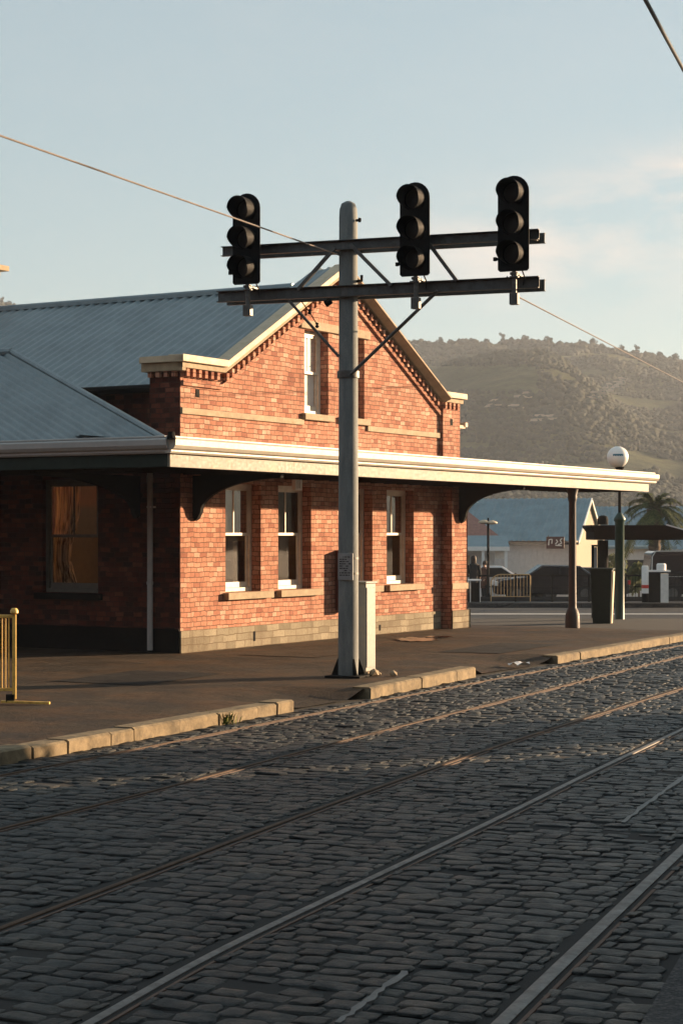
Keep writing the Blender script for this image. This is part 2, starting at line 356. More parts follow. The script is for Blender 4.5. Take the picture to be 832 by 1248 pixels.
# ------------------------------------------------------------------ terrain sheet (reaches past the hills)
def crest(x, D=900.):
    px = 416+x/D*F
    pts = [(-900,420),(-500,395),(-200,368),(0,362),(35,372),(250,398),(488,418),(560,414),(650,416),(730,420),(832,430),(1000,445),(1300,470),(2200,560),(4000,640)]
    py = np.interp(px, [p[0] for p in pts],[p[1] for p in pts]); return Z_at(py, D)
def fnoise(x,y,s): return mnoise.fractal(Vector((x/s,y/s,3.1)),1.0,2.0,5)
def H(x, y):
    base = zg(x,y) if y < 66 else -.32-.03*min(y-66,44)
    r = math.hypot(x,y); az = math.degrees(math.atan2(x,y)); h3 = 0
    if r > 430 and 14 < az < 130:
        h3 = 56*sstep((r-430)/380)*sstep((az-14)/18)*sstep((130-az)/25)*(1+.25*fnoise(x,y,160))
    if y < 330: return base+h3
    xs = x*900./max(y,300)
    t = (y-360)/540.
    h1 = crest(xs)*(min(1,t)**1.3) if t > 0 else 0
    if y > 900: h1 *= max(.2, 1-(y-900)/500.)
    dx = x-72; wx = 95 if dx < 0 else 38
    h2 = 62*math.exp(-(dx/wx)**2-((y-690)/ (150 if y<690 else 120))**2) 
    h = (h1**4+h2**4+h3**4)**.25
    h += fnoise(x,y,90)*3.5*sstep((y-380)/200.) + fnoise(x+900,y,25)*1.6*sstep((y-380)/200.)
    return base+max(h,0)
xs = np.unique(np.concatenate([np.linspace(-1150,-300,18), np.linspace(-300,300,140), np.linspace(300,1150,40)]))
ys = np.unique(np.concatenate([np.linspace(-1100,-60,12), np.linspace(-60,5,6), np.linspace(5,130,60), np.linspace(130,380,26), np.linspace(380,960,130), np.linspace(960,1150,8)]))
V = np.array([(x,y,H(x,y)-.20) for y in ys for x in xs]); nx = len(xs)
I,J = np.meshgrid(np.arange(len(ys)-1),np.arange(nx-1),indexing='ij'); q = (I*nx+J).ravel()
Fq = np.stack([q,q+1,q+nx+1,q+nx],1)
near = (np.hypot(V[:,0],V[:,1]) < 425)
tg = npmesh('hill', V, Fq[~(near[Fq].all(1))], M['hill'], smooth=True); tag(tg, kind='structure')
gg = npmesh('ground', V, Fq[near[Fq].all(1)], M['road'], smooth=True); tag(gg, kind='structure')
# forest on the hillside
def ico(sub):
    bm = bmesh.new(); bmesh.ops.create_icosphere(bm, subdivisions=sub, radius=1); v = np.array([p.co[:] for p in bm.verts]); f = np.array([[q.index for q in p.verts] for p in bm.faces]); bm.free(); return v,f
iv,if_ = ico(1)
Vs=[];Fs=[];cnt=0
def in_pasture(x,y):
    px = 416+x/y*F; py = HZ-(H(x,y)-EYE)/y*F
    if 490 < px < 655 and 446 < py < 478: return True
    return False or (fnoise(x+50,y,60) > .28)
for k in range(80000):
    y = random.uniform(400, 930); hw = .20*y+30; x = random.uniform(-hw*1.15, hw*1.15)
    if x/y*F < 30 and not x/y*F < -330: continue      # hidden behind the station
    if in_pasture(x,y): continue
    r = random.uniform(.5,1.2)*(1+.35*(y>860))*(1+.35*fnoise(x,y,45)) ; sc = np.array([r*random.uniform(.8,1.3), r*random.uniform(.8,1.3), r*random.uniform(.7,1.25)])
    v = iv*(1+rng.uniform(-.32,.32,(len(iv),1)))*sc+np.array([x,y,H(x,y)+sc[2]*.35-.2])
    Vs.append(v); Fs.append(if_+cnt); cnt += len(iv)
fo = npmesh('woodland', np.concatenate(Vs), np.concatenate(Fs), M['forest']); tag(fo,'dark scrub and bush covering the hazy hillside','woodland',kind='stuff')
# bare bank on the spur and crest trees
def crown_mesh(seed, r, h, n=90):
    rr = random.Random(seed); mb = MB()
    cl = [(rr.uniform(-.5,.5)*r, rr.uniform(-.5,.5)*r, h*rr.uniform(.35,.95), r*rr.uniform(.35,.6)) for _ in range(9)]
    for k in range(n*6):
        c = rr.choice(cl); d = Vector((rr.gauss(0,1),rr.gauss(0,1),rr.gauss(0,1))).normalized()*c[3]*rr.uniform(.5,1.1)
        p = Vector(c[:3])+d; s = rr.uniform(.25,.55)*r*.35; a = Vector((rr.gauss(0,1),rr.gauss(0,1),rr.gauss(0,1))).normalized()*s; b = a.orthogonal().normalized()*s
        mb.add([p-a,p-b,p+a,p+b],[(0,1,2,3)])
    return mb
protos=[]
for k in range(3):
    t = empty('hill_tree',(0,0,0)); h=[6.5,5,8][k]; r=[3.4,2.6,2.2][k]
    MB().tube([(0,0,-1.5),(.1,0,h*.4),(0,.1,h*.75)],[.35,.25,.1],6).build('trunk',M['trunk'],t)
    crown_mesh(k+5,r,h).build('crown',M['forest'],t,fix=False); protos.append(t)
tp = [(575,0),(592,1),(612,2),(640,0),(655,1),(668,0),(690,1),(708,2),(536,0),(549,1),(562,0),(504,1),(517,2),(722,0),(741,1),(790,0),(803,1),(776,2),(822,0),(672,1),(757,0),(10,0),(24,1),(3,2)]
used=set()
for px,k in tp:
    o = protos[k] if k not in used else copy_tree(protos[k]); used.add(k)
    y = random.uniform(885,905); x = X_at(px,y); o.location=(x,y,H(x,y)-.8); o.rotation_euler=(0,0,random.uniform(0,6)); s=random.uniform(.45,.85); o.scale=(s,s,s)
    tag(o,'one of the small dark trees standing up along the hazy hill crest','tree','trees along the hill crest')
def find_y(px,py):
    for y in range(420,900,4):
        if HZ-(H(X_at(px,y),y)-EYE)/y*F <= py: return float(y)
    return 700.
mb = MB()
for k in range(200):
    t = random.random(); px = 722+36*t+random.uniform(-3,3); y = find_y(px,488-22*t+random.uniform(-4,5)); x = X_at(px,y); z = H(x,y)+.8
    if k%2: 
        px,py_=random.choice(((639,487),(662,515),(655,518),(668,514),(628,500),(600,500))); px+=random.uniform(-8,8); y=find_y(px,py_+random.uniform(-3,3)); x=X_at(px,y); z=H(x,y)+.8
    s = random.uniform(.35,1.0); mb.add([(x+random.uniform(-1,1)*s+dx*s, y+dy*s, z-.3+dz*s) for dx,dy,dz in ((-1,-1,0),(1,-.8,.1),(.9,.6,1.0),(-.8,.7,.9))],[(0,1,2,3)])
bb=mb.build('bare_bank',M['cliff'],fix=False); tag(bb,kind='structure')
# ------------------------------------------------------------------ street: kerb polyline
SZ = -.12
Kp = [(-9.2,6.0),(-7.0,10.6)]+[gnd(0,930,SZ), gnd(350,866,SZ), gnd(440,852,SZ), gnd(575,824,SZ), gnd(675,808,SZ), gnd(832,780,SZ), (10.3,45.6),(12.2,49.2)]
def resample(P, step):
    out=[]; 
    for i in range(len(P)-1):
        p=Vector(P[i]); q=Vector(P[i+1]); n=max(1,int((q-p).length/step))
        out += [p.lerp(q,k/n) for k in range(n)]
    out.append(Vector(P[-1])); return out
K = resample(Kp,.35)
def kpx(p): return 416+p.x/p.y*F
def edge_h(p):                                           # height of the footpath at the kerb
    x = kpx(p)
    d = sstep((x-340)/14)*(1-sstep((x-425)/16)); d += sstep((x-574)/14)*(1-sstep((x-655)/22))
    return -.105*min(1,d)
NB = 46
Bp = [(-40,8),(-40,30),(-40,50.3),(-10,50.3),(12.2,50.3)]
def along(P,n):
    L=[0]
    for i in range(len(P)-1): L.append(L[-1]+(Vector(P[i+1])-Vector(P[i])).length)
    out=[]
    for k in range(n):
        s=L[-1]*k/(n-1); i=max(j for j in range(len(L)) if L[j]<=s+1e-9); i=min(i,len(P)-2)
        out.append(Vector(P[i]).lerp(Vector(P[i+1]),(s-L[i])/(L[i+1]-L[i])))
    return out
Bk = along(Bp,len(K))
V=[];n2=NB+1
for i,k in enumerate(K):
    for j in range(n2):
        w=(j/NB)**2.2; p=k.lerp(Bk[i],w); d=(p-k).length
        e=edge_h(k)*(1-sstep(d/1.8)); V.append((p.x,p.y,zg(p.x,p.y)+e+fnoise(p.x,p.y,2.5)*.012))
I,J=np.meshgrid(np.arange(len(K)-1),np.arange(NB),indexing='ij'); q=(I*n2+J).ravel()
pv=npmesh('pavement',V,np.stack([q,q+n2,q+n2+1,q+1],1),M['pavement'],smooth=True); tag(pv,kind='structure')
def patch(cx,cy,w,h,rz,mat,seed):
    rr=random.Random(seed); n=12; mb=MB(); vs=[]
    for i in range(n+1):
        for j in range(n+1):
            u=(i/n-.5)*w*(1+.04*rr.uniform(-1,1)*(j in (0,n))); v=(j/n-.5)*h*(1+.04*rr.uniform(-1,1)*(i in (0,n))); x=cx+u*math.cos(rz)-v*math.sin(rz); y=cy+u*math.sin(rz)+v*math.cos(rz)
            vs.append((x,y,zg(x,y)+fnoise(x,y,2.5)*.012+.008))
    mb.add(vs,[(i*(n+1)+j,(i+1)*(n+1)+j,(i+1)*(n+1)+j+1,i*(n+1)+j+1) for i in range(n) for j in range(n)]); tag(mb.build('repair_patch',mat),kind='structure')
pa_m=asphalt('patched asphalt',(.075,.052,.034)); pb_m=asphalt('new asphalt patch',(.026,.023,.021))
g=gnd(380,795); patch(g[0],g[1],2.6,1.5,R(-28)+PI/2,pa_m,1); g=gnd(170,826); patch(g[0],g[1],1.5,2.2,R(-26),pb_m,2); g=gnd(610,790); patch(g[0],g[1],1.2,3.0,R(-26),pb_m,3)
# kerb stones
def kerb_run(x0,x1,h0,h1,step,seed,drop0=True):
    rr=random.Random(seed); mb=MB(); pts=[p for p in resample(Kp,.05) if x0<=kpx(p)<=x1 and p.y>5]
    i=0
    while i < len(pts)-4:
        n=int(step*rr.uniform(.55,1.3)/.05); j=min(len(pts)-1,i+n); p=pts[i]; q=pts[j]
        d=(q-p).normalized(); nn=Vector((-d.y,d.x)); g=.008*rr.uniform(.5,2.2)
        off=rr.uniform(-.012,.012); hh=rr.uniform(h0,h1); a=p+d*g-nn*(.10+off); b=q-d*g-nn*(.10+off); c=b+nn*.27; e=a+nn*.27
        zp,zq=zg(p.x,p.y),zg(q.x,q.y)
        nseg=5
        for s in range(nseg):
            a0=a.lerp(b,s/nseg);b0=a.lerp(b,(s+1)/nseg);c0=e.lerp(c,(s+1)/nseg);e0=e.lerp(c,s/nseg)
            def jit(): return rr.uniform(-.006,.006)
            if s==0: ja=jit();
            jb=jit()
            mb.add([(a0.x,a0.y,SZ-.1),(b0.x,b0.y,SZ-.1),(c0.x,c0.y,SZ-.1),(e0.x,e0.y,SZ-.1),
                    (a0.x+ja,a0.y,zp+hh-.02),(b0.x+jb,b0.y,zq+hh-.02),(c0.x,c0.y,zq+hh),(e0.x,e0.y,zp+hh),
                    (a0.x+nn.x*.03+ja,a0.y+nn.y*.03,zp+hh),(b0.x+nn.x*.03+jb,b0.y+nn.y*.03,zq+hh)],
                   [(0,1,5,4),(4,5,9,8),(8,9,6,7),(2,3,7,6)]+([(0,4,8,7,3)] if s==0 else [])+([(1,2,6,9,5)] if s==nseg-1 else []))
            ja=jb
        i=j
    o=mb.build('kerb',M['kerb'],bevel=0); return tag(o,kind='structure')
kerb_run(-4000,352,.005,.022,.8,1); kerb_run(442,576,.03,.045,1.5,2); kerb_run(672,1400,.006,.02,1.6,3)
# ------------------------------------------------------------------ rails
def rail_pts(P): return [Vector(gnd(x,y,SZ)) for x,y in P]
RL = [ [(-90,963),(0,945),(200,906),(400,866),(600,828),(832,786),(900,773)],
       [(-70,1028),(0,1010),(200,960),(416,903),(620,852),(832,799),(900,782)],
       [(-60,1155),(0,1131),(200,1056),(416,975),(600,911),(697,880),(832,838),(920,812)],
       [(40,1285),(106,1248),(260,1162),(416,1087),(600,1000),(720,941),(832,888),(940,838)],
       [(560,1296),(608,1248),(720,1140),(832,1034),(900,972),(980,910)] ]
def smooth(P,n=10):
    out=[]; P=[P[0]*2-P[1]]+P+[P[-1]*2-P[-2]]
    for i in range(1,len(P)-2):
        for k in range(n):
            t=k/n; out.append(.5*((2*P[i])+(P[i+1]-P[i-1])*t+(2*P[i-1]-5*P[i]+4*P[i+1]-P[i+2])*t*t+(-P[i-1]+3*P[i]-3*P[i+1]+P[i+2])*t**3))
    out.append(P[-2]); return out
rails=[smooth([p for p in rail_pts(r)],8) for r in RL]
rw=[.020,.026,.042,.054,.075]
labels=['thin half buried tram rail nearest the kerb','second tram rail from the kerb, thin and sunlit at its far end','third tram rail from the kerb, crossing the shadow edge','fourth tram rail from the kerb, running from the bottom left corner','bright wide tram rail nearest the camera at bottom right']
def strip(mb,P,offs,zs):
    n=len(offs); vs=[]
    for i,p in enumerate(P):
        t=(P[min(i+1,len(P)-1)]-P[max(i-1,0)]).normalized(); nn=Vector((t.y,-t.x))
        for o,z in zip(offs,zs): q=p+nn*o; vs.append((q.x,q.y,z))
    fs=[(i*n+k,i*n+k+1,(i+1)*n+k+1,(i+1)*n+k) for i in range(len(P)-1) for k in range(n-1)]
    mb.add(vs,fs)
for P,w,l in zip(rails,rw,labels):
    e=empty('tram_rail',(P[0].x,P[0].y,SZ),0,l,'rail','tram rails set in the cobbles'); L0=Vector(P[0])
    Q=[p-L0 for p in P]
    mb=MB(); strip(mb,Q,[-w/2-.004,-w/2,-w/4,w/4,w/2,w/2+.004],[-.06,.0,.005,.005,.0,-.06]); mb.build('rail_head',M['rail'] if w>.05 else M['railfar'],e,smooth=True)
    mb=MB(); strip(mb,Q,[w/2+.004,w/2+.03,w/2+.032,w/2+.055,w/2+.058],[-.03,-.03,-.004,-.002,-.05]); mb.build('guard_flange',M['railrust'],e)
# ------------------------------------------------------------------ setts as real stones
ta=R(24.); T=Vector((math.sin(ta),math.cos(ta))); Pn=Vector((math.cos(ta),-math.sin(ta)))
allr=np.array([[p.x,p.y] for P in rails for p in smooth(P,12)])
def kerb_side(x,y):                                      # signed distance right of the kerb line
    best=1e9;sg=0
    for i in range(len(Kp)-1):
        p=Vector(Kp[i]);d=Vector(Kp[i+1])-p;L=d.length;d/=L;r=Vector((x,y))-p;s=min(max(r.dot(d),0),L);v=r-d*s
        if v.length<best: best=v.length; sg=1 if (d.y*r.x-d.x*r.y)>0 else -1
    return best*sg
G=6
_g=np.array([-1,-.91,-.4,.4,.91,1]); gx,gy=np.meshgrid(_g,_g); gx=gx.ravel();gy=gy.ravel()
rim=np.maximum(abs(gx),abs(gy))
prof=np.where(rim>.99,-.011,np.where(rim>.55,0.0,.0015))
ii,jj=np.meshgrid(np.arange(G-1),np.arange(G-1),indexing='ij'); qq=(ii*G+jj).ravel(); gf=np.stack([qq,qq+1,qq+G+1,qq+G],1)
# superellipse-like rounding
Vs=[];Fs=[];c0=0; nst=0
rail_tree=None
from mathutils import kdtree
kd=kdtree.KDTree(len(allr))
for i,p in enumerate(allr): kd.insert((p[0],p[1],0),i)
kd.balance()
patch_poly=[gnd(778,1252,SZ),gnd(838,1150,SZ),gnd(960,1150,SZ),gnd(960,1300,SZ)]
def in_poly(x,y,P):
    c=False;n=len(P)
    for i in range(n):
        x1,y1=P[i];x2,y2=P[(i+1)%n]
        if (y1>y)!=(y2>y) and x<(x2-x1)*(y-y1)/(y2-y1)+x1: c=not c
    return c
s=4.0; row=0
while s < 50:
    rp=.165*random.uniform(.86,1.16); off=-14+random.uniform(0,.2)
    drift=random.uniform(-.02,.02)
    cand=[]
    while off < 6:
        w=random.uniform(.13,.25) if random.random()<.8 else random.uniform(.24,.33)
        cand.append((off,w)); off+=w
    while cand:
        o0,w=cand.pop(); cx=o0+w/2
        skew=math.sin(cx*.7+s*.13)*.06
        p=T*(s+rp/2+skew)+Pn*cx
        x,y=p.x,p.y
        if y<6.2 or y>47 or abs(x)>.186*y+1.6: continue
        ks=kerb_side(x,y)
        if ks<.13: continue
        co,idx,dd=kd.find((x,y,0))
        if dd<w/2+.055:
            if w>.09 and dd<.3: cand+=[(o0,w/2),(o0+w/2,w/2)]
            continue
        if in_poly(x,y,patch_poly): continue
        shrink=1.0
        if y<22:
            gap=.0055
        else: gap=.005
        hx=(w/2-gap)*shrink; hy=(rp/2-gap)
        rd=.10+random.random()*.14
        # round the corners
        cr=np.where((abs(gx)>.9)&(abs(gy)>.9),1-rd*.55,np.where((rim>.99)&((abs(gx)>.5)&(abs(gy)>.5)),1-.05,1.0))
        lx=gx*hx*cr+rng.uniform(-.007,.007,len(gx)); ly=gy*hy*cr+rng.uniform(-.006,.006,len(gx))
        inner=(rim<.99)
        
        tx,ty=random.gauss(0,.022),random.gauss(0,.030); zo=random.gauss(0,.0035)
        if random.random()<.03: zo-=.012
        lz=prof+zo+tx*lx+ty*ly+rng.uniform(-.0028,.0028,len(gx))*inner
        an=random.gauss(0,.05); ca,sa=math.cos(an),math.sin(an); lx,ly=lx*ca-ly*sa,lx*sa+ly*ca
        wx=x+Pn.x*lx+T.x*ly; wy=y+Pn.y*lx+T.y*ly
        Vs.append(np.stack([wx,wy,SZ+lz],1)); Fs.append(gf+c0); c0+=len(gx); nst+=1
    s+=rp; row+=1
st=npmesh('cobblestones',np.concatenate(Vs),np.concatenate(Fs)[:,::-1],M['sett'],smooth=True); tag(st,'rough dark bluestone setts paving the tram street','cobblestones',kind='stuff')
print('setts',nst)
# joint bed under the setts and paving continuing outside the detailed area
mb=MB(); mb.quad((-12,4.5,SZ-.0085),(14,4.5,SZ-.0085),(16,49.5,SZ-.0085),(-12,49.5,SZ-.0085)); tag(mb.build('road_bed',M['joint']),kind='structure')
mb=MB()
for x0,x1,y0,y1 in ((9.8,30,-20,49.5),(-30,9.8,-20,6.3)): mb.quad((x0,y0,SZ-.008),(x1,y0,SZ-.008),(x1,y1,SZ-.008),(x0,y1,SZ-.008))
tag(mb.build('street',M['settflat']),kind='structure')
mb=MB(); mb.add([(x,y,SZ+.004) for x,y in patch_poly],[(0,1,2,3)]); tag(mb.build('asphalt_patch',M['road']),kind='structure')
# worn slot / line fragments between the last rails
def frag(P,w,label):
    P=smooth([Vector(gnd(x,y,SZ)) for x,y in P],6); L0=P[0]; mb=MB(); rr=random.Random(3); vs=[]
    for i,p in enumerate(P):
        t=(P[min(i+1,len(P)-1)]-P[max(i-1,0)]).normalized(); nn=Vector((t.y,-t.x)); a=w*rr.uniform(.08,.6); b=w*rr.uniform(.08,.6)
        for o,z in ((-a-.01,-.05),(-a,.012),(b,.012),(b+.01,-.05)):
            q2=p-L0+nn*o; vs.append((q2.x,q2.y,z))
    n=len(P); mb.add(vs,[(i*4+k,i*4+k+1,i*4+k+5,i*4+k+4) for i in range(n-1) for k in range(3)])
    o=mb.build('slot_cover',M['dirtystone']); o.location=(L0.x,L0.y,SZ); tag(o,label,'metal strip')
M['dirtystone']=simple('worn pale strip',(.11,.11,.105),.6,var=.3,scale=12,bstr=.5)
frag([(410,1249),(440,1228),(468,1206),(495,1186)],.05,'short broken pale strip among the cobbles at the bottom of the street')
frag([(758,1004),(785,983),(810,965),(850,935)],.055,'ragged pale strip between the two near rails at right')
# puddles on the footpath, litter, weeds
def blob(cx,cy,pts,z,mat,name,seed=1,kind=None):
    rr=random.Random(seed); n=28; V=[(cx+math.cos(2*PI*k/n)*pts[0]*rr.uniform(.6,1.1)*1.0, cy+math.sin(2*PI*k/n)*pts[1]*rr.uniform(.6,1.1)) for k in range(n)]
    mb=MB(); vs=[(x,y,zg(x,y)+z) for x,y in V]; vs.append((cx,cy,zg(cx,cy)+z)); mb.add(vs,[(k,(k+1)%n,n) for k in range(n)]); return tag(mb.build(name,mat),kind=kind)
for (px,py,sx,sy,sd) in ((506,780,.5,.8,1),(535,777,.35,.4,9)):
    x,y=gnd(px,py); blob(x,y,(sx,sy),.018,M['wet'],'puddle',sd,'structure')
x,y=gnd(652,811,SZ); 
mb=MB(); rr=random.Random(4)
g=gnd(632,813,SZ+.02)
vs=[];n=6
for i in range(n):
    for j in range(n): vs.append(((i/(n-1)-.5)*.34,(j/(n-1)-.5)*.30,.015+rr.uniform(0,.07)))
mb.add(vs,[(i*n+j,(i+1)*n+j,(i+1)*n+j+1,i*n+j+1) for i in range(n-1) for j in range(n-1)])
o=mb.build('crumpled_rag',M['white'],smooth=True); o.location=(g[0],g[1],SZ+.03); tag(o,'small crumpled white rag lying in the driveway gutter','rag')
mb=MB(); rr=random.Random(9)
for k in range(130):
    a=rr.uniform(0,2*PI); r0=abs(rr.gauss(0,.06)); h=rr.uniform(.05,.16); l=rr.uniform(.03,.12); bx,by=math.cos(a)*r0*1.3,math.sin(a)*r0; w=.010
    d=Vector((math.cos(a+rr.uniform(-.6,.6)),math.sin(a+rr.uniform(-.6,.6)))); pr=Vector((-d.y,d.x))*w
    mb.add([(bx-pr.x,by-pr.y,0),(bx+pr.x,by+pr.y,0),(bx+d.x*l*.5+pr.x,by+d.y*l*.5+pr.y,h*.7),(bx+d.x*l*.5-pr.x,by+d.y*l*.5-pr.y,h*.7),(bx+d.x*l,by+d.y*l,h)],[(0,1,2,3),(3,2,4)])
g=gnd(261,881,SZ); o=mb.build('weed_tuft',M['grass'],fix=False); o.location=(g[0]+.10,g[1]-.06,SZ-.01); tag(o,'green weed tuft growing from the kerb joint','weed')
# ------------------------------------------------------------------ STATION BUILDING  (local x along facade, local -y outward, z up)
B = empty('station_building',(A.x,A.y,0),math.atan2(U.y,U.x),'red brick station building with stepped gable, iron roof and long verandah','building')
L=10.73; AP=5.55; ZA=7.38; ZS=5.10; XS0=1.24; XS1=9.86; TW=.36
def top(x):
    if x<=XS0 or x>=XS1: return ZS
    return ZS+(ZA-ZS)*((x-XS0)/(AP-XS0) if x<AP else (XS1-x)/(XS1-AP))
def wall(name,mat,xr,zr,holes,d0,d1,P,topf=None,xs_extra=()):
    """wall in a plane: P(u,z,d)->local point, holes (u0,u1,z0,z1)"""
    mb=MB(); us=sorted(set([xr[0],xr[1]]+[h[0] for h in holes]+[h[1] for h in holes]+[e for e in xs_extra if xr[0]<e<xr[1]]))
    tf=topf or (lambda u:zr[1])
    for u0,u1 in zip(us,us[1:]):
        hs=sorted([h for h in holes if h[0]<=u0+1e-6 and h[1]>=u1-1e-6],key=lambda h:h[2]); z=zr[0]
        for h in hs:
            if h[2]>z+1e-4:
                for d in (d0,d1): mb.quad(P(u0,z,d),P(u1,z,d),P(u1,h[2],d),P(u0,h[2],d))
            z=h[3]
        for d in (d0,d1): mb.quad(P(u0,z,d),P(u1,z,d),P(u1,tf(u1),d),P(u0,tf(u0),d))
        mb.quad(P(u0,tf(u0),d0),P(u1,tf(u1),d0),P(u1,tf(u1),d1),P(u0,tf(u0),d1))
    for u in xr: mb.quad(P(u,zr[0],d0),P(u,zr[0],d1),P(u,tf(u),d1),P(u,tf(u),d0))
    for h in holes:
        for u in h[:2]: mb.quad(P(u,h[2],d0),P(u,h[2],d1),P(u,h[3],d1),P(u,h[3],d0))
        for z in h[2:]: mb.quad(P(h[0],z,d0),P(h[1],z,d0),P(h[1],z,d1),P(h[0],z,d1))
    return mb
WIN=[(1.42,2.61,1.02,3.02),(3.22,4.43,1.02,3.02),(5.67,6.88,1.02,3.02),(7.49,8.69,1.02,3.02)]
GW=[(4.18,5.09,4.44,6.08),(5.63,6.54,4.44,6.08)]
Pf=lambda u,z,d:(u,d,z)
wall('wall',None,(0,L),(-.3,ZS),WIN+GW,0,TW,Pf,top,(XS0,AP,XS1)).build('wall',M['brick'],B,fix=False)
# wing wall at local x = 0, running back (local +y)
Pw=lambda u,z,d:(d,u,z)
WW=(1.80,3.08,1.02,3.08)
o=wall('wall',None,(TW+.001,14),(-.3,3.55),[WW],0,.33,Pw).build('wall',M['brick_shaded'],B,fix=False)
# facing, darkened in colour for shade, over the wing end of the gable wall (its shaded return), upper return of the pier, upper recessed wall
MB().box(-.012,0.30,0.004,.65,-.3,ZS-.02).build('pier_return',M['brick_shaded'],B)
MB().box(1.0,1.3,.65,14,3.4,4.86).build('upper_wall',M['brick_shaded'],B)
MB().box(-.002,1.0,.62,.66,3.4,ZS-.05).build('pier_back',M['brick_shaded'],B)
MB().box(L-.3,L,TW,9,-.3,4.5).build('end_wall',M['brick'],B)
MB().box(0,L,8.8,9.1,-.3,4.5).build('rear_wall',M['plaster'],B)
MB().box(.34,L-.3,.37,8.8,-.1,.05).build('floorboards',M['wood'],B)
MB().box(.34,L-.3,.37,8.8,3.3,3.36).build('ceiling_panel',M['plaster'],B)
MB().box(.332,.345,.40,1.78,.06,3.29).box(.332,.345,3.1,8.8,.06,3.29).build('interior_lining',M['plaster'],B)
MB().box(L-.32,L-.302,.37,8.8,.06,3.29).build('interior_lining',M['plaster'],B)
# plinths
MB().box(-.03,9.9,-.035,.0-.001,-.3,.39).build('plinth',M['plinth'],B,bevel=.008)
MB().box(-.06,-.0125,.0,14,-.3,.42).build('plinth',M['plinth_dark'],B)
# string course, hood, sills
MB().box(.0,4.10,-.045,-.001,4.20,4.31).build('string_course',M['stone'],B,bevel=.006)
MB().box(6.62,XS1,-.045,-.001,4.20,4.31).build('string_course',M['stone'],B,bevel=.006)
MB().box(4.0,6.72,-.05,-.001,6.085,6.25).build('lintel',M['stone'],B,bevel=.008)
MB().box(2.75,3.0,-.03,-.001,1.0,1.02).build('wall_tie',M['stone'],B)
# right hand pier, lower and upper
MB().box(9.98,L+.02,-.27,-.001,-.3,3.1).build('pier',M['brick'],B,bevel=.006)
MB().box(9.94,L+.10,-.31,-.271,-.3,.40).box(L+.021,L+.10,-.27,.3,-.3,.40).build('pier_plinth',M['plinth'],B,bevel=.006)
MB().box(9.95,L+.06,-.30,-.272,.86,1.0).build('pier_band',M['stone'],B,bevel=.006)
MB().box(9.90,L,-.09,-.001,3.1,ZS-.02).build('pier',M['brick'],B,bevel=.004)
# coping: two layers following the gable, thicker on right slope so it throws the deep shadow
def gable_band(o0,o1,y0,y1,xa,xb,zb=0):
    """band lying between offsets o0..o1 above the wall top line"""
    mb=MB(); P=[(xa,ZS),(XS0,ZS),(AP,ZA),(XS1,ZS),(xb,ZS)]
    vs=[];
    for (x,z) in P:
        for (yy,oo) in ((y0,o0),(y1,o0),(y1,o1),(y0,o1)): vs.append((x,yy,z+oo))
    fs=[]
    for i in range(4):
        for k in range(4): fs.append((i*4+k,i*4+(k+1)%4,(i+1)*4+(k+1)%4,(i+1)*4+k))
    fs+=[(0,1,2,3),(16,17,18,19)]; return mb.add(vs,fs)
gable_band(.0,.125,-.20,.12,-.20,L+.16).build('coping',M['coping'],B,bevel=.01)
gable_band(-.10,-.002,-.13,-.001,-.12,L+.10).build('coping_moulding',M['stone'],B,bevel=.008)
MB().box(-.20,-.13,-.19,.72,ZS+.001,ZS+.108).box(-.125,1.2,.121,.80,ZS+.001,ZS+.108).build('coping',M['coping'],B)
MB().box(-.12,-.013,-.125,.72,ZS-.15,ZS-.003).box(-.119,1.0,.661,.76,ZS-.15,ZS-.003).build('coping_moulding',M['stone'],B)
# extra projecting cornice on the right hand slope
mb=MB(); vs=[]
for (x,z) in ((AP+.02,ZA-.01),(XS1+.04,ZS-.0)):
    for (yy,oo) in ((-.30,-.045),(-.131,-.12),(-.131,-.004),(-.30,-.004)): vs.append((x,yy,z+oo))
mb.add(vs,[(0,1,5,4),(1,2,6,5),(2,3,7,6),(3,0,4,7),(0,1,2,3),(4,5,6,7)]).build('raking_cornice',M['stone'],B)
# dentil courses
mb=MB()
def dent(x,z,w=.085,h=.13,d=.10,sl=0):
    mb.box(x-w/2,x+w/2,-d,-.001,z-h,z)
n=int((AP-XS0)/.175)
for i in range(n):
    x=XS0+.12+i*.175; 
    dent(x,top(x)-.12-.04)
mb.build('dentil_course',M['brick'],B); mb=MB()
for i in range(int((XS1-AP)/.175)):
    x=AP+.1+i*.175; dent(x,top(x)-.16)
mb.build('dentil_course',M['brick'],B); mb=MB()
for i in range(6): dent(.10+i*.19,ZS-.11)
mb.build('dentil_course',M['brick'],B); mb=MB()
for i in range(4): dent(9.98+i*.2,ZS-.11,d=.13)
mb.build('dentil_course',M['brick'],B); mb=MB()
for i in range(4): mb.box(-.09,-.013,.05+i*.17,.13+i*.17,ZS-.25,ZS-.155)
mb.build('dentil_course',M['brick'],B)
gable_band(-.40,-.31,-.055,-.001,0.02,9.9).build('corbel_course',M['brick'],B,bevel=.004)
# ventilation slots in gable piers
MB().box(.47,.58,-.01,-.0005,4.52,4.66).build('air_brick',M['black'],B); MB().box(10.25,10.36,-.10,-.0905,4.5,4.64).build('air_brick',M['black'],B)
MB().box(2.3,2.36,-.045,-.036,.1,.28).build('air_brick',M['black'],B); MB().box(7.1,7.16,-.045,-.036,.08,.2).build('air_brick',M['black'],B)
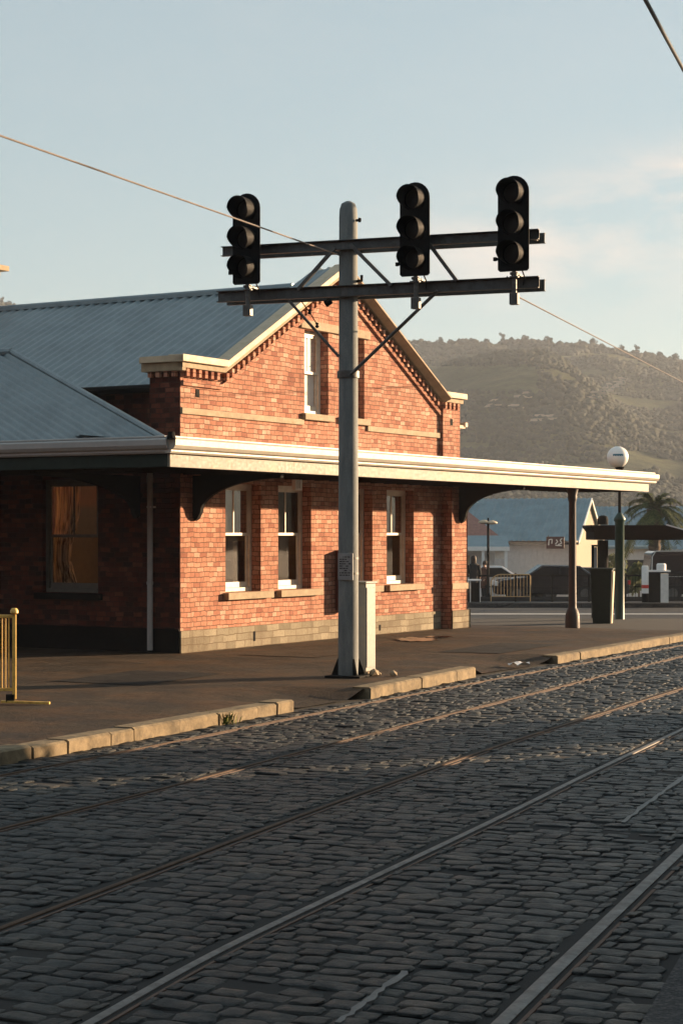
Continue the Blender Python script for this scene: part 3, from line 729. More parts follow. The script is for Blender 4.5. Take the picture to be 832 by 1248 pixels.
# windows
def window(h,parent,P,rec,fmat,split,curt=None,sill=True,gl=None,wood=.055):
    u0,u1,z0,z1=h; f=MB()
    def bx(mb,a0,a1,b0,b1,d0,d1):
        vs=[P(u,z,d) for d in (d0,d1) for z in (b0,b1) for u in (a0,a1)]
        mb.add(vs,[(0,2,3,1),(4,5,7,6),(0,1,5,4),(2,6,7,3),(0,4,6,2),(1,3,7,5)])
    g=.003
    bx(f,u0+g,u0+.075,z0+g,z1-g,rec,rec+.11); bx(f,u1-.075,u1-g,z0+g,z1-g,rec,rec+.11); bx(f,u0+.076,u1-.076,z1-.08,z1-g,rec,rec+.11); bx(f,u0+.076,u1-.076,z0+g,z0+.075,rec-.02,rec+.11)
    w=f.build('window',fmat,parent,bevel=.005)
    zm=z0+(z1-z0)*split; s=MB()
    # sashes
    for (a,b,dd) in ((z0+.077,zm+.02,.045),(zm-.02,z1-.082,.012)):
        lo=.10 if dd>.03 else .05
        bx(s,u0+.078,u0+.078+wood,a,b,rec+dd,rec+dd+.03); bx(s,u1-.078-wood,u1-.078,a,b,rec+dd,rec+dd+.03)
        bx(s,u0+.079+wood,u1-.079-wood,a,a+lo,rec+dd+.001,rec+dd+.029); bx(s,u0+.079+wood,u1-.079-wood,b-.045,b,rec+dd+.001,rec+dd+.029)
    um=(u0+u1)/2; bx(s,um-.014,um+.014,zm+.021,z1-.12,rec+.014,rec+.038)
    s.build('sash',fmat,w)
    p=MB(); p.quad(P(u0+.09,z0+.09,rec+.06),P(u1-.09,z0+.09,rec+.06),P(u1-.09,zm,rec+.06),P(u0+.09,zm,rec+.06))
    p.quad(P(u0+.09,zm,rec+.027),P(u1-.09,zm,rec+.027),P(u1-.09,z1-.09,rec+.027),P(u0+.09,z1-.09,rec+.027)); p.build('pane',gl or M['glass'],w)
    if sill:
        q=MB(); bx(q,u0-.07,u1+.28,z0-.13,z0-.002,-.12,rec-.03); q.build('sill',M['stone'],w,bevel=.008)
    return w
for h in WIN: window(h,B,Pf,.20,M['window'],.53)
for h in WIN: MB().box(h[0]-.02,h[1]+.02,.375,.385,2.12,3.05).build('blind',M['dirtywhite'],B)
for h in GW: window(h,B,Pf,.18,M['window'],.50,sill=False,gl=M['glassclear'])
MB().box(4.08,5.2,-.09,.15,4.31,4.435).build('sill',M['stone'],B,bevel=.008); MB().box(5.5,6.66,-.09,.15,4.31,4.435).build('sill',M['stone'],B,bevel=.008)
# gable window backing (attic boards, pale blind)
for h in GW: MB().box(h[0]+.01,h[1]-.01,.262,.27,h[2]+.01,h[3]-.01).build('blind',M['white'],B)
ww=window(WW,B,Pw,.10,M['winshade'],.5,sill=False,gl=M['glassclear'],wood=.04)
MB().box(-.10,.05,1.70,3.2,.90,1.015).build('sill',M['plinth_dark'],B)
# curtain behind the wing window
vs=[];n=70
for i in range(n+1):
    y=3.42-.82*i/n
    for j in range(9):
        z=3.25-2.2*j/8; pinch=1-.28*math.exp(-((z-1.7)/.5)**2) if True else 1
        yy=3.42-(3.42-y)*pinch; vs.append((.50+.06*math.sin(i*.95+j*.1)+.02*math.sin(i*2.3),yy,z))
M['net']=bpy.data.materials.new('pale net curtain'); M['net'].use_nodes=True; t=NT(M['net']); t.n.clear(); o_=t.n.new('ShaderNodeOutputMaterial'); a_=t.n.new('ShaderNodeBsdfTranslucent'); b_=t.n.new('ShaderNodeBsdfDiffuse'); tc=t.n.new('ShaderNodeTexCoord').outputs['Object']; mp_=t.n.new('ShaderNodeMapping'); mp_.inputs['Scale'].default_value=(9,9,.25); t.lk(tc,mp_.inputs[0]); fc=t.ramp(t.noise(mp_.outputs[0],2.2,3,.5),[(.40,(.16,.11,.06)),(.60,(.95,.82,.60))]); t.lk(fc,a_.inputs[0]); t.lk(fc,b_.inputs[0]); m_=t.n.new('ShaderNodeMixShader'); m_.inputs[0].default_value=.5; t.lk(a_.outputs[0],m_.inputs[1]); t.lk(b_.outputs[0],m_.inputs[2]); t.lk(m_.outputs[0],o_.inputs[0])
cu=MB().add(vs,[(i*9+j,(i+1)*9+j,(i+1)*9+j+1,i*9+j+1) for i in range(n) for j in range(8)]).build('curtain',M['net'],B,smooth=True)
# room furniture seen through the wing window
bk=empty('bookcase',(*W(3.4,-1.6),.05),math.atan2(U.y,U.x)+PI,'brown bookcase standing inside behind the shaded window','bookcase')
mb=MB(); mb.box(0,.04,-.7,.7,0,1.9).box(0,.4,-.72,-.68,0,1.9).box(0,.4,.68,.72,0,1.9); mb.build('case',M['furn'],bk)
for z in (.3,.75,1.15,1.5,1.86): MB().box(.041,.40,-.679,.679,z,z+.035).build('shelf',M['furn'],bk)
pc=MB().box(1.2,1.22,.8,1.5,1.1,1.3)
# pale interior blind over upper sash of facade windows
# downpipe, brackets, meter box, light
MB().tube([(-.13,.56,3.2),(-.13,.56,.04)],.05,14).tube([(-.13,.56,3.12),(-.13,.56,3.0)],.058,14).tube([(-.13,.56,1.25),(-.13,.56,1.2)],.06,14).build('downpipe',M['greygutter'],B,smooth=True)
MB().box(-.17,-.013,.52,.60,2.55,2.58).build('pipe_clip',M['white'],B)
def bracket(a,b0,zt=3.12):
    mb=MB(); P=[(b0,2.42),(b0,zt),(1.84,zt),(1.84,zt-.05)]
    for k in range(13):
        t=k/12*PI/2; P.append((b0+.16+(1.66-b0)*(1-math.sin(t)), zt-.07-.58*(1-math.cos(t))))
    P+= [(b0+.10,2.36),(b0+.03,2.32)]
    mb.prism(P,lambda p,q,d:(a+d,-p,q),-.045,.045); return mb.build('bracket',M['black'],B)
bracket(.42,.0); bracket(10.35,.275)
def wbracket(y):                                         # brackets on the wing side
    mb=MB(); P=[(0.0,2.42),(0.0,3.12),(2.9,3.12),(2.9,3.07)]
    for k in range(13):
        t=k/12*PI/2; P.append((.16+2.6*(1-math.sin(t)), 3.05-.58*(1-math.cos(t))))
    P.append((.08,2.36)); mb.prism(P,lambda p,q,d:(-p-.013,y+d,q),-.045,.045); mb.build('bracket',M['black'],B)
wbracket(4.9); wbracket(.9)
MB().box(5.35,5.74,-.30,-.001,.56,1.76).build('meter_box',M['brownbox'],B,bevel=.01)
lt=MB().box(3.36,3.41,-.30,-.22,2.96,3.12).box(3.55,3.60,-.30,-.22,2.96,3.12).box(3.36,3.60,-.30,-.22,2.92,2.955).build('light_fitting',M['white'],B)
MB().tube([(3.48,-.26,3.12),(3.48,-.26,2.96)],.04,10).build('lamp_glass',M['white'],lt)
# verandah canopy
CE=17.6; CW=-3.13; CB=2.0
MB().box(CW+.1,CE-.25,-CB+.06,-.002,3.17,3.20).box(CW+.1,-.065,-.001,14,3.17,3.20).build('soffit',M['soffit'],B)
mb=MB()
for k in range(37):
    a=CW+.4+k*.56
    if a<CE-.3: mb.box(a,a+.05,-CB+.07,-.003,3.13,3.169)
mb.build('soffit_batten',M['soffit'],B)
mb=MB(); mb.add([(CW+.05,-CB+.0,3.53),(CE-.1,-CB+.0,3.53),(CE-.1,-.002,3.70),(CW+.05,-.002,3.70)],[(0,1,2,3)]); mb.build('canopy_roof',M['iron'],B)
MB().box(CE-.22,CE-.2,-CB+.06,.0,3.15,3.60).build('canopy_end',M['beige'],B)
MB().box(CW-.0,CE-.19,-CB,-CB+.05,3.135,3.34).build('fascia',M['beige'],B,bevel=.006)
def gutter(p0,p1,prof,mat,name,axis):
    mb=MB(); vs=[]
    for p in (p0,p1):
        for (o,z) in prof: vs.append((p,-CB-o,z) if axis=='x' else (CW-o,p,z))
    n=len(prof); mb.add(vs,[(i,(i+1)%n,n+(i+1)%n,n+i) for i in range(n)]+[tuple(range(n)),tuple(range(2*n-1,n-1,-1))]); return mb.build(name,mat,B,bevel=.004)
pr=[(-.03,3.345),(.06,3.345),(.085,3.375),(.085,3.40),(.13,3.42),(.165,3.47),(.17,3.555),(.15,3.58),(-.03,3.58)]
gutter(CW-.09,CE+.12,pr,M['cream'],'gutter','x')
pr2=[(0,3.585),(.14,3.585),(.14,3.612),(0,3.625)]
gutter(CW-.05,CE-.1,pr2,M['cream'],'capping','x')
MB().box(CW-.0005,CW+.05,-CB+.055,14,3.135,3.34).build('fascia',M['green'],B,bevel=.006)
gutter(-CB-.04,14,pr,M['greygutter'],'gutter','y')
gutter(-CB+.0,14,pr2,M['greygutter'],'capping','y')
# corner cast bracket at the gutter joint
MB().tube([(CW-.13,-CB-.12,3.56),(CW-.12,-CB-.11,3.67)],[.07,.05],10).build('gutter_joint',M['black'],B)
# verandah post
po=MB(); px_,py_=13.08,-1.8; zb=zg(*W(13.08,1.8))
po.lathe([(.17,0),(.17,.10),(.165,.30),(.13,.42),(.10,.46),(.095,.5),(.088,1.2),(.082,2.9),(.10,2.95),(.11,3.02),(.10,3.05),(.14,3.14-zb-.02)],(px_,py_,zb),20)
po.build('verandah_post',M['post'],B,smooth=True)
# low wing roof with skewed end
def corr_grid(e0,e1,r0,r1,pitch,amp,name,mat,parent,nv=2):
    """sheet between eave line e0->e1 and top line r0->r1, ribs run eave->top"""
    e0,e1,r0,r1=map(Vector,(e0,e1,r0,r1)); Lr=max((e1-e0).length,(r1-r0).length); nr=int(Lr/pitch); m=nr*8; V=[]
    nn=(e1-e0).cross(r0-e0).normalized()
    if nn.z<0: nn=-nn
    prof8=[0,.1,.5,.95,1,.95,.5,.1]
    for j in range(nv):
        t=j/(nv-1)
        for i in range(m+1):
            s=i/m; p=e0.lerp(e1,s).lerp(r0.lerp(r1,s),t); V.append(tuple(p+nn*amp*prof8[i%8]))
    V=np.array(V); w=m+1; I,J=np.meshgrid(np.arange(nv-1),np.arange(m),indexing='ij'); q=(I*w+J).ravel()
    return npmesh(name,V,np.stack([q,q+1,q+w+1,q+w],1),mat,parent,smooth=True)
# wing roof: eave at x=CW+.05 ; hip from corner to apex (0,3.8,5.4)
apx=Vector((0.0,3.8,5.42)); cor=Vector((CW+.02,-CB+.1,3.535)); d=apx-cor
lr=corr_grid(cor,cor+Vector((0,16,0)),apx,apx+Vector((0,16,0)),.24,.04,'wing_roof',M['iron'],B)
MB().tube([cor+Vector((0,0,.03)),apx+Vector((0,0,.05))],.055,8).tube([apx+Vector((0,0,.05)),apx+Vector((0,12,.05))],.075,8).build('hip_capping',M['iron'],B,smooth=True)
mb=MB(); mb.quad(tuple(apx),tuple(apx+Vector((0,16,0))),(1.3,20,4.95),(1.3,3.8,4.95)); mb.build('wing_roof',M['iron'],B)
# main roof, ridge flares up to the gable apex
def main_roof():
    V=[];pitch=.24; y0,y1=.125,15; m=int((y1-y0)/pitch)*8; nv=24; prof8=[0,.1,.5,.95,1,.95,.5,.1]
    el,er=.72,11.15; rz=7.10; sl=(rz-4.80)/(AP-.8)
    for j in range(nv+1):
        x=el+(er-el)*j/nv
        if j==int(round(nv*(AP-el)/(er-el))): x=AP
        for i in range(m+1):
            y=y0+(y1-y0)*i/m; z=rz-sl*abs(x-AP)
            fl=sstep((1.25-y)/.8); z+=max(fl*(sstep((x-3.2)/2.2) if x<AP else 1),sstep((.80-y)/.36))*max(0,(top(x)+.045-(rz-sl*abs(x-AP))))
            V.append((x,y,z+.042*prof8[i%8]))
    V=np.array(V); w=m+1; I,J=np.meshgrid(np.arange(nv),np.arange(m),indexing='ij'); q=(I*w+J).ravel()
    npmesh('roof',V,np.stack([q,q+1,q+w+1,q+w],1),M['iron'],B,smooth=True)
main_roof()
MB().tube([(AP,1.1,7.11),(AP,15,7.11)],.09,8).box(AP-.16,AP+.16,1.9,15,7.06,7.135).build('ridge_capping',M['iron'],B,smooth=True)
MB().tube([(.66,.72,4.73),(.66,15,4.73)],.075,8).build('eave_gutter',M['black'],B,smooth=True)
MB().box(L+.002,L+.95,.25,9,4.50,4.57).box(L+.90,L+1.02,.22,9,4.54,4.64).build('eave_box',M['coping'],B)
MB().prism([(0,4.499),(.80,4.499),(.72,4.42),(.02,3.9)],lambda p,q,d:(L+.002+p,.30+d,q),0,.2).build('eave_bracket',M['greygutter'],B)
# chimney whose moulded cap shows at the left edge
cy=9.6; cx=AP
ch=MB().box(cx-.55,cx+.2,9.25,10.4,6.6,8.05).build('chimney',M['brick_shaded'],B)
MB().box(cx-.65,cx+.30,9.05,10.48,7.92,8.02).box(cx-.75,cx+.38,8.86,10.55,8.021,8.14).build('chimney_cap',M['stone'],ch,bevel=.01)
# ------------------------------------------------------------------ signal pole
PX,PD=.10,27.6
PR=empty('signal_pole',(PX,PD,0),-R(20),'tall grey concrete pole with double steel cross-arms carrying three signals','signal pole')
MB().lathe([(.152,-.05),(.150,.0),(.135,6.72),(.128,6.84),(.10,6.92),(.04,6.955)],(0,0,0),32).build('pole_shaft',M['pole'],PR,smooth=True)
def channel(z,h,x0,x1,y,depth,mb):
    # C channel: web + two flanges, back-to-back pair on the two sides of the pole
    t=.012; mb.box(x0,x1,y,y+t,z-h/2,z+h/2); 
    d=-depth if y<0 else depth
    for zz in (z-h/2,z+h/2-t): mb.box(x0,x1,min(y,y+d) if y<0 else y+t,y if y<0 else y+d,zz,zz+t)
for z,h,x0,x1 in ((6.29,.145,-1.93,2.90),(5.62,.165,-2.0,2.90)):
    for y in (-.165,.153):
        mb=MB(); channel(z,h,x0,x1,y,.07,mb); mb.build('cross_arm',M['beam'],PR,bevel=.003)
    for x in (x0+.1,x1-.1): MB().box(x-.02,x+.02,-.150,.150,z-.05,z+.05).build('spacer',M['beam'],PR)
    MB().lathe([(.172,-.06),(.172,.06)],(0,0,z),24).build('pole_band',M['steel'],PR,smooth=True)
def strut(p,q,w=.05): return MB().bar(p,q,w,.05).build('brace',M['steel'],PR,bevel=.003)
strut((-.12,-.24,6.25),(-.70,-.24,5.66)); strut((.12,-.24,6.28),(.74,-.24,5.66)); strut((1.28,-.24,6.27),(1.72,-.24,5.68)); 
MB().tube([(.10,-.14,4.42),(1.42,-.19,5.56)],.026,10).build('brace',M['steel'],PR,smooth=True)
MB().tube([(-.10,-.14,4.68),(-.86,-.19,5.52)],.022,10).build('brace',M['steel'],PR,smooth=True)
MB().lathe([(.165,-.05),(.165,.05)],(0,0,4.42),24).build('pole_band',M['steel'],PR,smooth=True)
MB().tube([(-.66,-.2,5.50),(-.52,-.2,5.32),(-.40,-.18,5.12)],.008,6).lathe([(.012,0),(.03,.015),(.03,.03),(.012,.045),(.03,.06),(.012,.08)],(-.53,-.2,5.30),10).lathe([(.012,0),(.03,.015),(.03,.03),(.012,.045),(.03,.06),(.012,.08)],(-.42,-.18,5.10),10).build('stay_insulator',M['black'],PR)
MB().tube([(.14,-.05,6.66),(.20,-.07,6.66)],.02,8).lathe([(.02,0),(.028,.03),(.02,.06)],(.2,-.07,6.63),8).tube([(.13,0,5.78),(.22,-.04,5.78),(.22,-.04,5.86)],.022,8).tube([(-.2,-.2,5.49),(-.28,-.2,5.44)],.05,10).build('fixing_bolts',M['black'],PR)
# base plate, gussets
MB().box(-.27,.27,-.27,.27,.0,.03).build('base_plate',M['black'],PR,bevel=.005)
for ang in (20,200,320):
    a=R(ang); c=Vector((math.cos(a),math.sin(a),0)); s_=Vector((-c.y,c.x,0))*.012
    pts=[c*.145+Vector((0,0,.03)),c*.24+Vector((0,0,.03)),c*.24+Vector((0,0,.05)),c*.158+Vector((0,0,.27)),c*.145+Vector((0,0,.27))]
    vs=[p-s_ for p in pts]+[p+s_ for p in pts]; n=5
    MB().add(vs,[tuple(range(5)),tuple(range(9,4,-1))]+[(i,(i+1)%n,n+(i+1)%n,n+i) for i in range(n)]).build('gusset',M['black'],PR)
# small label plate strapped on the shaft
pl=MB().box(-.10,.13,-.172,-.150,1.42,1.81).build('label_plate',M['plate'],PR,bevel=.004); 
mb=MB(); rr=random.Random(2)
for k in range(9):
    z=1.75-k*.033; x=-.075
    while x<.09:
        w=rr.uniform(.012,.045); 
        if rr.random()<.8: mb.box(x,min(x+w,.10),-.175,-.1725,z,z+.012)
        x+=w+.01
mb.build('label_print',M['black'],pl)
MB().lathe([(.153,0),(.153,.03)],(0,0,1.5),24).lathe([(.153,0),(.153,.03)],(0,0,1.72),24).build('strap',M['steel'],PR)
# signal heads
def signal_head():
    t=empty('traffic_signal',(0,0,0))
    # backing board, rounded top, clipped bottom corners
    w=.225; P=[(-w+.03,0),(w-.03,0),(w,.03)]
    for k in range(13):
        a=k/12*PI; P.append((w*math.cos(a),1.33-w+w*math.sin(a)))
    P+=[(-w,.03)]
    MB().prism(P,lambda p,q,d:(p,d,q),.0,.014).build('backboard',M['sigblack'],t)
    MB().box(-.13,.13,.0142,.13,.05,1.20).box(-.10,.10,.13,.16,.08,1.16).build('housing',M['sigblack'],t,bevel=.02)
    for i,z in enumerate((.24,.66,1.09)):
        mb=MB(); seg=28; r0=.165; Ln=.30; vs=[];fs=[]
        a0,a1=-PI/2+.42,PI*1.5-.42
        for k in range(seg+1):
            a=a0+(a1-a0)*k/seg; cut=.12*max(0,-math.sin(a)) 
            for rr_ in (r0,r0-.008):
                for y in (.0,-Ln+cut): vs.append((rr_*math.cos(a),y,z+rr_*math.sin(a)))
        for k in range(seg):
            b=k*4; fs+=[(b,b+1,b+5,b+4),(b+2,b+6,b+7,b+3),(b+1,b+3,b+7,b+5)]
        fs+=[(0,2,3,1),(seg*4,seg*4+1,seg*4+3,seg*4+2)]
        v=mb.add(vs,fs).build('visor',M['visor'],t,smooth=True)
        # lens: bulged disc inside a bezel ring
        ln=MB(); 
        prof=[(.001,-.035),(.05,-.031),(.10,-.018),(.135,-.002)]; vs=[];sg=24
        for r_,y in prof:
            for k in range(sg): a=2*PI*k/sg; vs.append((r_*math.cos(a),y-.004,z+r_*math.sin(a)))
        ln.add(vs,[(i2*sg+k,i2*sg+(k+1)%sg,(i2+1)*sg+(k+1)%sg,(i2+1)*sg+k) for i2 in range(3) for k in range(sg)]); ln.build('lens',M['lens'],v,smooth=True)
    MB().tube([(.08,.12,.06),(.10,.2,-.05),(.04,.34,-.16),(-.12,.36,-.10),(-.2,.34,-.02)],.011,6).build('cable',M['wiredark'],t,smooth=True)
    MB().box(.135,.15,.02,.10,.3,.36).box(.135,.15,.02,.10,.9,.96).build('door_latch',M['steel'],t)
    # stem, clamps and stub under the beam
    MB().tube([(0,.05,.01),(0,.05,-.30)],.035,12).lathe([(.07,0),(.07,.02),(.045,.025),(.045,.05),(.065,.055),(.065,.075)],(0,.05,-.085),14).build('stem',M['steel'],t,smooth=True)
    MB().box(-.05,.05,.0,.30,-.045,-.02).build('stem_saddle',M['steel'],t)
    MB().box(-.06,.06,.0,.10,-.46,-.30).build('stem_foot',M['steel'],t,bevel=.005)
    MB().tube([(-.2,.02,.18),(-.27,-.02,.18)],.018,8).lathe([(.03,0),(.03,.05)],(-.26,-.01,.155),8).build('hinge_pin',M['sigblack'],t)
    return t
c20,s20=math.cos(R(20)),math.sin(R(20))
sh=signal_head()
for i,(tt,lab) in enumerate(((-1.409,'three lamp black signal head alone on the left end of the cross-arm'),(1.173,'three lamp black signal head between the pole and the right end of the cross-arm'),(2.611,'three lamp black signal head at the outer right end of the cross-arm'))):
    o=sh if i==0 else copy_tree(sh)
    o.location=(PX+c20*tt-s20*.49, PD-s20*tt-c20*.49, 5.745); o.rotation_euler=(0,0,-R([25,23,22][i])); tag(o,lab,'signal','black signal heads on the pole')
# cabinet beside the pole with rubble
g=(X_at(443,28.0),28.0)
cb=empty('control_cabinet',(g[0],g[1],0),-R(38),'narrow pale metal control cabinet standing against the signal pole','cabinet')
MB().box(-.13,.13,-.12,.12,.06,1.36).build('cabinet_body',M['cabinet'],cb,bevel=.008)
MB().box(-.15,.15,-.14,.14,1.361,1.39).build('cabinet_lid',M['cabinet'],cb,bevel=.006)
MB().box(.1315,.138,-.10,.10,.12,1.30).build('cabinet_door',M['cabinet'],cb,bevel=.003)
MB().box(-.16,.16,-.15,.15,-.02,.058).build('cabinet_base',M['stone'],cb,bevel=.01)
rr=random.Random(12)
for i,(dx,dy,s_,lab) in enumerate(((.30,-.22,.10,'pale broken stone block beside the cabinet foot, the largest'),(.58,-.3,.075  ,'small broken stone chip at the end of the rubble by the cabinet'),(.38,-.10,.04,'smallest stone chip close behind the broken block'))):
    mb=MB(); v,f=ico(1); mb.add([(p[0]*s_*rr.uniform(.7,1.1),p[1]*s_*rr.uniform(.7,1.1),max(0,p[2]*s_*.8*rr.uniform(.7,1.1)+s_*.5)) for p in v],[tuple(q) for q in f])
    o=mb.build('stone_block',M['stone']); o.location=(g[0]+dx-.15,g[1]+dy,0.0); tag(o,lab,'stone','broken stones by the cabinet')
# ------------------------------------------------------------------ overhead wires
def wire(p,q,r,mat,label,sag=0,n=24):
    p=Vector(p);q=Vector(q); pts=[p.lerp(q,k/n)-Vector((0,0,sag*4*(k/n)*(1-k/n))) for k in range(n+1)]
    L0=pts[0].copy(); o=MB().tube([a-L0 for a in pts],r,8).build('overhead_wire',mat,smooth=True); o.location=L0; tag(o,label,'wire')
pw=Vector((PX-.12,PD-.1,6.15)); lf=Vector((X_at(0,18),18,Z_at(165,18))); 
wire(pw+(lf-pw)*1.9,pw,.011,M['wire'],'pale wire running from upper left down to the concrete pole',.0)
pa=Vector((X_at(631,26.7),26.75,Z_at(361,26.7))); pb=Vector((X_at(832,60),60,Z_at(466,60)))
wire(pa,pa+(pb-pa)*2.0,.011,M['wire'],'thin wire sloping down to the right from the end of the lower cross-arm')
pa=Vector((X_at(786,15),15,Z_at(0,15))); pb=Vector((X_at(832,19),19,Z_at(85,19)))
wire(pa-(pb-pa)*.8,pa+(pb-pa)*4,.018,M['wiredark'],'dark cable crossing the top right corner of the sky')
# ------------------------------------------------------------------ yellow barrier at left
g=gnd(20,858); bl=2.2
ye=empty('pedestrian_barrier',(g[0],g[1],0),R(4),'yellow painted steel pedestrian barrier at the left edge of the footpath','barrier')
fr=MB(); fr.box(-.045,.0,-.022,.022,.06,1.10); fr.box(-bl,-bl+.045,-.022,.022,.06,1.10); fr.box(-bl+.046,-.046,-.02,.02,1.06,1.10); fr.box(-bl+.046,-.046,-.02,.02,.16,.20)
fr.build('frame',M['yellow'],ye,bevel=.004)
for k in range(1,52):
    x=-.046-k*.042
    if x>-bl+.06: MB().tube([(x,0,.19),(x,0,1.07)],.009,8).build('bar',M['yellow'],ye,smooth=True)
MB().lathe([(.015,0),(.05,.02),(.05,.05),(.03,.08)],(-.022,0,1.10),12).build('knob',M['yellow'],ye,smooth=True)
MB().bar((-.18,.0,.03),(.42,-.12,.02),.05,.03).bar((-bl+.2,0,.03),(-bl-.3,-.1,.02),.05,.03).build('foot',M['yellow'],ye,bevel=.004)
MB().box(-.12,-.02,-.04,.04,.03,.12).build('foot_bracket',M['black'],ye)
# ------------------------------------------------------------------ background street life
def on(px,D,dz=0): x=X_at(px,D); return (x,D,H(x,D)+dz)
# far street markings
mb=MB()
def line(y,x0,x1,w):
    n=24
    for i in range(n):
        a=x0+(x1-x0)*i/n;b=x0+(x1-x0)*(i+1)/n
        mb.quad((a,y-w/2,H(a,y)-.2+.014),(b,y-w/2,H(b,y)-.2+.014),(b,y+w/2,H(b,y)-.2+.014),(a,y+w/2,H(a,y)-.2+.014))
line(61,-6,40,.5); line(54.2,-6,11,.35)
tag(mb.build('road_marking',M['dirtywhite']),kind='structure')
mb=MB(); mb.box(-60,60,67.6,67.9,-1,-.40).box(-60,60,67.901,74,-1,-.42); tag(mb.build('kerb',M['road']),kind='structure')
# long boarded shed
def shed(name,corner,rz,Ln,Wd,he,hr,wallm,gablem,roofm,label,zb,boards=.3,ov=.3):
    t=empty(name,(corner[0],corner[1],zb),rz,label,'shed')      # local: -x along long wall, +y depth; gable end at x=0
    mb=MB()
    mb.box(-Ln,0,0,.15,0,he); 
    n=int(Ln/boards)
    for k in range(n): mb.box(-Ln+k*boards,-Ln+k*boards+.04,-.025,-.001,0.05,he-.01)
    mb.build('wall',wallm,t)
    g_=MB(); g_.prism([(0.151,0),(Wd,0),(Wd,he),(Wd/2,hr),(.151,he)],lambda p,q,d:(d,p,q),-.15,-.001)
    for k in range(int(Wd/boards)):
        y=.2+k*boards; g_.box(0,.02,y,y+.035,.02,he+(hr-he)*(1-abs(y+.017-Wd/2)/(Wd/2))-.05)
    g_.build('gable_wall',gablem,t)
    MB().box(-Ln,-.16,Wd-.15,Wd,0,he).box(-Ln,-Ln+.15,.16,Wd-.16,0,he).build('wall',wallm,t)
    for s0,s1 in (((0-ov),Wd/2),((Wd+ov),Wd/2)):
        sl=(hr-he)/(Wd/2); z0=he-sl*ov
        corr_grid((-Ln-.2,s0,z0+.06),(.25,s0,z0+.06),(-Ln-.2,s1,hr+.06),(.25,s1,hr+.06),.3,.04,'roof',roofm,t)
    MB().bar((.2,-ov,he-(hr-he)/(Wd/2)*ov+.0),(.2,Wd/2,hr+.02),.05,.16).bar((.2,Wd/2,hr+.02),(.2,Wd+ov,he-(hr-he)/(Wd/2)*ov),.05,.16).build('bargeboard',M['white'],t)
    MB().box(-Ln-.2,.2,-ov-.12,-ov-.01,he-.28,he-.16).build('gutter',M['cargrey'],t)
    return t
zb=H(11,95)
sd=shed('storage_shed',(X_at(701,95),95),-R(17),17,7.4,3.0,5.05,M['board'],M['gable'],M['ironfar'],'long pale boarded shed with blue iron roof and sunlit cream gable',zb)
MB().box(-1.55,-1.53,-.03,-.026,0,0.1).build('downpipe',M['dirtywhite'],sd)
sg=empty('wall_sign',(X_at(677,94),94,0),-R(17),'small dark maroon sign hung on the pale boarded shed','sign')
zt=Z_at(654,94); MB().box(-.48,.42,-.05,.0,zt-.60,zt).box(-.40,-.36,-.03,-.0,zt,zt+.06).build('panel',simple('maroon enamel',(.05,.012,.010),.5),sg,bevel=.02)
mb=MB()
for p in ([(-.36,.12),(-.34,.40),(-.18,.42),(-.2,.2)],[(-.02,.18),(.1,.3),(.02,.4)],[(.12,.15),(.3,.22),(.22,.38),(.32,.46)],[(-.02,.12),(.3,.1)]):
    for a,b in zip(p,p[1:]): mb.bar((a[0],-.056,zt-.55+a[1]),(b[0],-.056,zt-.55+b[1]),.012,.05)
mb.build('lettering',M['dirtywhite'],sg)
MB()
# second shed behind the palm
zb=H(18,112)
shed('storage_shed',(X_at(905,110),110),-R(6),9.5,8,2.9,5.3,M['dirtywhite'],M['gable'],M['ironfar'],'low white shed with blue roof behind the palm tree',zb)
t2=empty('corner_shop',(*on(752,104)[:2],H(15,104)),0,'small blue grey building with pale doorways beside the cream gable','building')
MB().box(-2.4,3.0,0,4,0,2.7).build('wall',M['bluegrey'],t2)
MB().box(-2.6,3.2,-.4,4.2,2.701,2.85).build('roof',M['ironfar'],t2)
MB().box(-1.2,-.3,-.03,-.001,.1,2.2).build('door',M['white'],t2); MB().box(.5,1.9,-.03,-.001,1.0,2.1).build('window',M['carglass'],t2); MB().box(-2.1,-1.6,-.03,-.001,.3,2.3).build('door',M['dirtywhite'],t2)
# house behind at left, with porch
hx,hd=X_at(575,88),88; hz=H(hx,hd)
hs=empty('cottage',(hx,hd,hz),0,'grey cottage with rust brown roof and white porch post','house')
MB().box(-4,1.05,0,5,0,2.75).build('wall',M['bluegrey'],hs)
MB().add([(-4.4,-.4,2.75),(1.5,-.4,2.75),(1.5,5.4,2.75),(-4.4,5.4,2.75),(-2.2,2.5,4.35),(-.3,2.5,4.35)],[(0,1,5,4),(1,2,5),(2,3,4,5),(3,0,4),(0,3,2,1)]).build('roof',M['rust'],hs)
MB().add([(-2,-1.6,2.45),(1.6,-1.6,2.45),(1.6,-.1,2.98),(-2,-.1,2.98)],[(0,1,2,3)]).build('porch_roof',M['ironfar'],hs)
MB().box(-2,1.6,-1.66,-1.61,2.28,2.47).box(-2.0,1.55,-1.6,-.41,2.40,2.43).build('porch_fascia',M['white'],hs)
MB().box(.33,.45,-1.6,-1.48,0,2.399).box(1.38,1.5,-1.6,-1.48,0,2.399).build('porch_post',M['white'],hs)
MB().box(-1.0,-.12,-.05,-.001,.1,2.05).build('door',M['gable'],hs); MB().box(1.0,1.5,-1.0,-.9,1.9,2.3).build('porch_light',M['dirtywhite'],hs)
# gable of a further house above
fh=empty('far_house',(X_at(566,100),100,H(6,100)),0,'white gabled house roof peeping above the cottage','house')
MB().prism([(-2.2,0),(2.2,0),(2.2,4.0),(-.0,5.45),(-2.2,4.0)],lambda p,q,d:(p,d,q),0,5).build('wall',M['dirtywhite'],fh)
MB().bar((-2.4,-.05,3.9),(0,-.05,5.5),.12,.1).bar((0,-.05,5.5),(2.4,-.05,3.9),.12,.1).build('bargeboard',M['white'],fh)
